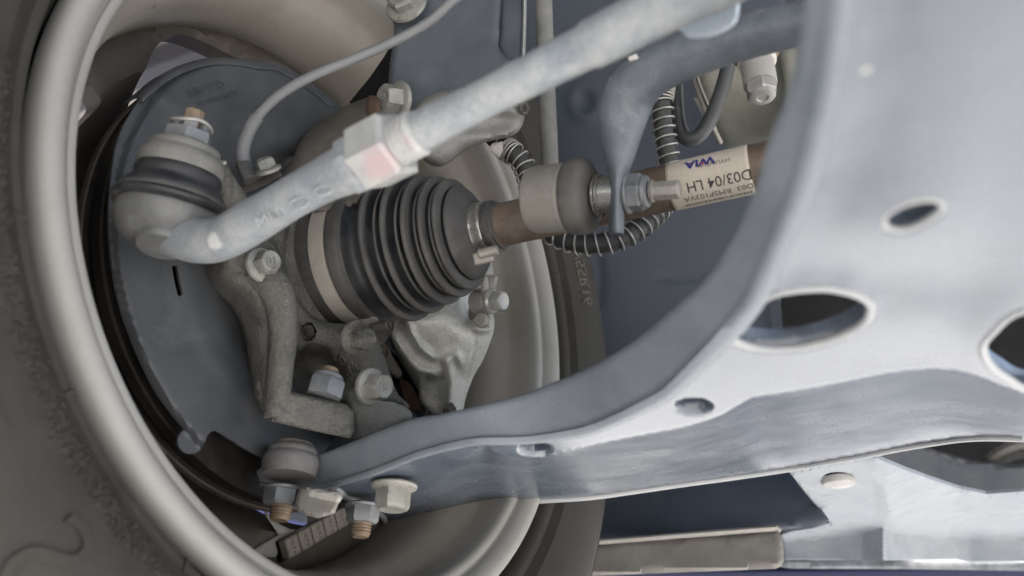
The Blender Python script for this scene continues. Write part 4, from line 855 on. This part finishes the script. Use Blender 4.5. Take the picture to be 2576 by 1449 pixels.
def hf(x, y):
    x = A(x); y = A(y); h = hft(x, y)
    w1 = np.interp(x, [1100, 1250, 1400, 1725, 2000, 2300, 2576], [104, 116, 116, 150, 190, 190, 120])
    t1 = outd(x, y, pad1s); t2 = outd(x, y, pad2)
    ey = np.interp(x, [p[0] for p in E_[:20]], [p[1] for p in E_[:20]])
    t = np.clip(-10 * np.log(np.exp(-t1 / 10) + np.exp(-t2 / 10)), 0, None)
    b = np.clip(t1 / 110, 0, 1); b = b * b * (3 - 2 * b)
    sl = np.interp(x, [1000, 1300, 1500, 1750, 2300], [.00015, .00020, .00021, .00027, .00026]); q = np.clip(t / w1 - .70, 0, .6)
    up = sl * (t - w1 * q * q * 1.25) + .00016 * 20 * (1 - np.exp(-t / 20)) + b * .00006 * np.clip(y - ey - 12, 0, 110)
    mk = np.clip((x - 1860) / 150, 0, 1); mk = mk * mk * (3 - 2 * mk)
    return .42 * h * mk + up
def arm_surf(x, y): return PZ(x, y, HA0 + hf(x, y))
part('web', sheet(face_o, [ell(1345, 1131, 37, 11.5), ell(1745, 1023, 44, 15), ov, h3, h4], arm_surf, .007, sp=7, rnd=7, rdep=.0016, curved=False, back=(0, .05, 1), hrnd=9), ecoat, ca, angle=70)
Lw_ = A([(x, y) for x, y in low if x < 2690]); part('edge_highlight', tube(arm_surf(Lw_[:, 0], Lw_[:, 1]) + A([0, .0016, .0006]), .0024, 10, 4), ecoat_lip, ca)  # added pale tube that paints a bright line along the lower edge
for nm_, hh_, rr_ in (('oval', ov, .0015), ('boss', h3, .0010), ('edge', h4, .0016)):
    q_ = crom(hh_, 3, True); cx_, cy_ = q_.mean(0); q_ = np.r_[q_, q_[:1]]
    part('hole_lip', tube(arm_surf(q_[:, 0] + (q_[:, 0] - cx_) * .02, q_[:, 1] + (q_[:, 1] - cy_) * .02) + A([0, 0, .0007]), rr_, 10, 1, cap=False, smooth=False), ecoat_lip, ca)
part('mud_spot', lathe(PZ(2175, 165, HA0 + .002), (.2, -.5, -.9), [(0, .0016), (.0004, .0014), (.0006, .0008), (.0007, 0)], 20), M('dried white mud', (.45, .43, .40), None, 90, .8), ca)
# ball joint in the tip
bj2 = thing('lower_ball_joint', 'lower ball joint with dusty rubber boot bolted into the control arm tip', 'ball joint', PZ(728, 1190, HA0))
Bc = P(729, 1180, .447)
part('boot', lathe(Bc, (0, 0, 1), [(-.004, .0145), (-.001, .0150), (.0020, .0157), (.0045, .0158), (.0070, .0150), (.0080, .0139), (.0086, .0141), (.0104, .0139), (.0120, .0126), (.0128, .0112), (.0134, .0113), (.0146, .0106), (.0156, .0092), (.0162, .006)], 48), M('grey rubber boot', (0.109, 0.102, 0.099), (0.144, 0.137, 0.131), 80, .75, bump=.8, bscale=500, bdist=.0006), bj2, angle=70)
hb = [(756, 1226), (800, 1226), (852, 1236), (862, 1252), (851, 1268), (842, 1292), (800, 1304), (770, 1296), (740, 1280), (745, 1250)]
part('housing', sheet(hb, [], sd([(756, 1226, .430), (850, 1240, .425), (770, 1290, .418), (845, 1290, .418)]), .02, sp=8, rnd=10, rdep=.004, curved=False), steel_dust, bj2)
part('housing_step', sheet([(772, 1226), (850, 1238), (862, 1250), (854, 1266), (770, 1254)], [], sd([(772, 1226, .4265), (850, 1240, .4215), (770, 1254, .4245)]), .01, sp=8, rnd=6, rdep=.002, curved=False), M('speckled joint steel', (.33, .315, .28), (.40, .385, .35), 90, .65, speck=((.12, .11, .10), 500, .70), bump=.5), bj2)
DN = (0, 0, -1)
N1 = PZ(716, 1226, HA0 - .002)
part('nut', join(lathe(N1, DN, [(0, .0100), (.0010, .0118), (.0024, .0112)], 32), hexhead(N1 + A([0, 0, -.002]), DN, .0106, .0085, .1)), nut_grey, bj2)
part('stud_end', thread(N1 + A([0, 0, -.010]), DN, .0060, .0078, .0018, 24), rust, bj2)
N2 = PZ(916, 1268, HA0 - .003)
part('nut', join(lathe(N2, DN, [(0, .0098), (.0010, .0112), (.0024, .0106)], 32), hexhead(N2 + A([0, 0, -.002]), DN, .0094, .0092, .35)), nut_grey, bj2)
part('stud_end', thread(N2 + A([0, 0, -.0108]), DN, .0058, .0078, .0018, 24), rust, bj2)
part('bolt', bolt(PZ(992, 1219, HA0 - .0008), DN, .0098, .0118, .0130, .0022, .12), zinc, bj2)

# ================================================================== things behind: liner, rail, sill
fl_ = thing('fender_liner', 'large dark slate blue plastic wheel arch liner behind the suspension', 'wheel arch liner', P(1650, 750, .86))
lc = [(700, -400, .95), (1400, -400, .86), (1400, 400, .86), (1450, 900, .845), (1500, 1300, .755), (1950, -300, .84), (1960, 400, .83), (1960, 850, .82), (2080, 1320, .690), (1700, 1335, .705), (700, 900, .98), (1700, 700, .845)]
lb = tps(lc)
def liner_surf(x, y):
    d = lb(x, y) + .006 * np.exp(-(((x - 1472) / 26)**2 + ((y - 253) / 30)**2)**3) - .004 * np.exp(-(((x - 1472) / 44)**2 + ((y - 258) / 50)**2)**4)
    d = d + .003 * ridge(x, y, [(1500, 620), (1512, 700), (1508, 745), (1490, 775)], 7) + .003 * ridge(x, y, [(1770, 700), (1680, 696), (1650, 700)], 6)
    return P(x, y, d)
ln = [(700, -400), (1990, -400), (1975, 0), (1968, 500), (1962, 880), (1990, 1150), (2000, 1180), (2030, 1230), (2086, 1308), (2070, 1322), (2000, 1330), (1900, 1345), (1400, 1375), (1100, 1400), (700, 1300)]
part('panel', sheet(ln, [], liner_surf, .003, sp=15, rnd=9, rdep=.004, curved=False), liner_m, fl_, angle=60)
part('edge_fold', sheet([(1938, 700), (1952, 700), (1966, 780), (1974, 900), (1956, 905), (1946, 800)], [], sd([(1938, 700, .812), (1974, 900, .806), (1960, 700, .806)]), .004, sp=12, curved=False), M('slate edge', (.09, .1, .12), None, 30, .5), fl_)
# added black panel that paints the engine bay's darkness behind every gap
part('dark_void_panel', (np.concatenate([P(A([1500, 3100, 3100, 1500]), A([-600, -600, 1700, 1700]), A([1.45, 1.35, 1.35, 1.4])), P(A([1500, 3100, 3100, 1500]), A([-600, -600, 1700, 1700]), A([1.49, 1.39, 1.39, 1.44]))]),
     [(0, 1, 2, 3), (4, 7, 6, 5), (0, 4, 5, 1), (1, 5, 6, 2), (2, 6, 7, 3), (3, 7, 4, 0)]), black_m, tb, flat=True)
sm = thing('underbody_bracket', 'pale dusty pressed body bracket with a round plug in the bottom right corner', 'body bracket', P(2250, 1300, .72))
wo = [(1985, 1192), (2020, 1183), (2065, 1172), (2120, 1162), (2169, 1155), (2204, 1157), (2274, 1185), (2340, 1209), (2413, 1233), (2483, 1247), (2576, 1240), (2720, 1236), (2720, 1416), (2576, 1416), (2441, 1418), (2406, 1411), (2291, 1413), (2187, 1415), (2100, 1413), (1974, 1412), (1966, 1350), (1990, 1341), (2045, 1333), (2088, 1319), (2060, 1285), (2023, 1240)]
hb_ = [(1950, 1176, 0.1806), (2060, 1150, 0.1806), (2169, 1150, 0.1806), (2204, 1150, 0.1798), (2226, 1230, 0.1785), (2240, 1290, 0.1785), (2222, 1325, 0.1785), (2170, 1342, 0.1798), (2080, 1352, 0.1806), (1940, 1364, 0.1806),
       (2190, 1200, 0.1802), (2206, 1285, 0.1802), (2195, 1312, 0.1802), (2150, 1325, 0.1806), (2262, 1290, 0.1810), (2240, 1180, 0.1814),
       (2274, 1180, 0.1848), (2413, 1228, 0.1966), (2480, 1240, 0.1974), (2740, 1232, 0.1982), (2390, 1352, 0.1940), (2440, 1356, 0.1957), (2740, 1350, 0.1982), (2300, 1347, 0.1856), (2250, 1338, 0.1806)]
for x_, yt_, yb_, h_ in ((1940, 1364, 1425, 0.1806), (2080, 1352, 1425, 0.1806), (2170, 1342, 1425, 0.1798), (2222, 1325, 1425, 0.1785), (2300, 1347, 1425, 0.1856), (2390, 1352, 1425, 0.1940), (2440, 1356, 1425, 0.1957), (2740, 1350, 1425, 0.1982)):
    hb_.append((x_, yb_, float(h_ / rays(x_, yt_)[2] * .985 * rays(x_, yb_)[2])))
def tin(pts):
    r_ = delaunay_2d_cdt([Vector(p[:2]) for p in pts], [], [], 0, 1e-4)
    V2 = A([tuple(v) for v in r_[0]]); hv = A([pts[o[0]][2] for o in r_[3]]); T = [tuple(f) for f in r_[2]]
    def f(x, y):
        x = A(x); y = A(y); out = np.full(x.shape, np.nan); bst = np.full(x.shape, -1e9)
        for a_, b_, c_ in T:
            (ax, ay), (bx, by), (cx, cy) = V2[a_], V2[b_], V2[c_]
            dn = (by - cy) * (ax - cx) + (cx - bx) * (ay - cy)
            l1 = ((by - cy) * (x - cx) + (cx - bx) * (y - cy)) / dn; l2 = ((cy - ay) * (x - cx) + (ax - cx) * (y - cy)) / dn; l3 = 1 - l1 - l2
            mn = np.minimum(np.minimum(l1, l2), l3); u_ = mn > bst
            out = np.where(u_, l1 * hv[a_] + l2 * hv[b_] + l3 * hv[c_], out); bst = np.maximum(bst, mn)
        return out
    return f
wt_ = tin(hb_)
part('pressing', sheet(wo, [ell(2108, 1204, 36, 12)], lambda x, y: PZ(x, y, wt_(x, y)), .004, sp=6, rnd=8, rdep=.002, curved=False, back=(0, .5, .8)), white_m, sm, angle=22)
part('plug', lathe(PZ(2108, 1203, .1822), (0, 0, -1), [(0, .0128), (.003, .0128), (.0050, .0120), (.0056, .0104), (.0050, 0)], 36), M('pale rubber plug', (.36, .35, .33), None, 60, .6), sm)
bm_ = thing('subframe_beam', 'dark grey beam above the pale bracket at the right edge of the picture', 'subframe', P(2450, 1190, .74))
part('beam', sheet([(2120, 1175), (2180, 1130), (2300, 1105), (2330, 1125), (2440, 1158), (2576, 1168), (2720, 1172), (2720, 1260), (2576, 1250), (2480, 1258), (2400, 1240), (2274, 1192), (2200, 1165)], [], sd([(2150, 1160, 1.04), (2576, 1180, 1.04), (2400, 1240, 1.03), (2300, 1120, 1.06)]), .03, sp=12, rnd=12, rdep=.008, curved=False), M('dark grey beam', (0.060, 0.062, 0.065), (0.085, 0.087, 0.090), 40, .5), bm_)
part('boss', lathe(P(2535, 1138, 1.06), view_ax(.1, -.6, .8), [(0, .022), (.006, .021), (.008, .012), (.002, .009), (.002, 0)], 36, ell=1.6), M('dark boss', (.06, .055, .05), None, 40, .6), bm_)
rl = thing('sill_rail', 'brown grey dusty flat rail with a rounded end along the bottom edge', 'rail', P(1700, 1390, .7))
ro2 = [(1380, 1372), (1468, 1366), (1725, 1349), (1930, 1336), (1958, 1334), (1966, 1350), (1971, 1380), (1972, 1410), (1966, 1424), (1950, 1431), (1682, 1441), (1454, 1450), (1380, 1452)]
part('rail', sheet(ro2, [], sd([(1400, 1372, .712), (1960, 1336, .655), (1960, 1425, .635), (1400, 1450, .69)]), .02, sp=12, rnd=7, rdep=.004, curved=False), bar_m, rl, angle=50)
part('upper_lip', tube([P(1390, 1372, .708), P(1600, 1356, .687), P(1955, 1328, .651), P(1960, 1334, .651)], [(.0024, .004)] * 4, 10, ref=vw, smooth=False), M('light edge', (.30, .28, .25), (.36, .34, .31), 60, .5), rl)
und = thing('seam_flange', 'thin dark seam flange below the pale bracket at the bottom edge', 'flange', P(2200, 1420, .7))
part('flange', sheet([(1960, 1404), (2576, 1408), (2720, 1408), (2720, 1436), (2576, 1436), (2300, 1432), (1990, 1430), (1962, 1426)], [], sd([(1960, 1404, .90), (2576, 1420, .91), (2300, 1436, .90)]), .01, sp=12, rnd=6, rdep=.003, curved=False), M('dark flange', (.09, .095, .10), (.2, .21, .22), 60, .6), und)
# blue two-post lift, seen below the sill and through the wheel
lf = thing('car_lift', 'dark blue painted car lift arm at the bottom edge of the picture', 'car lift', P(2000, 1500, .95))
part('beam', (np.concatenate([P(A([1100, 3000, 3000, 1100]), A([1437, 1426, 1750, 1750]), A([1.16, 1.16, 1.10, 1.10])), P(A([1100, 3000, 3000, 1100]), A([1437, 1426, 1750, 1750]), A([1.26, 1.26, 1.20, 1.20]))]),
     [(0, 1, 2, 3), (4, 7, 6, 5), (0, 4, 5, 1), (1, 5, 6, 2), (2, 6, 7, 3), (3, 7, 4, 0)]), blue_m, lf, flat=True, bev=.004)
lpst = thing('lift_post', 'blue car lift post seen through the lower wheel window', 'lift post', [float(P(715, 1300, 2.0)[0]), float(P(715, 1300, 2.0)[1]), 0])
pb = P(715, 1300, 2.0)
part('post', boxpts([pb[0], pb[1], .95], (.22, 0, 0), (0, .7, 0), (0, 0, .95)), blue_m, lpst, bev=.01)
part('cable', tube([P(712, 1300, 1.75), P(706, 1330, 1.75)], .004, 8), steel_dust, lpst)
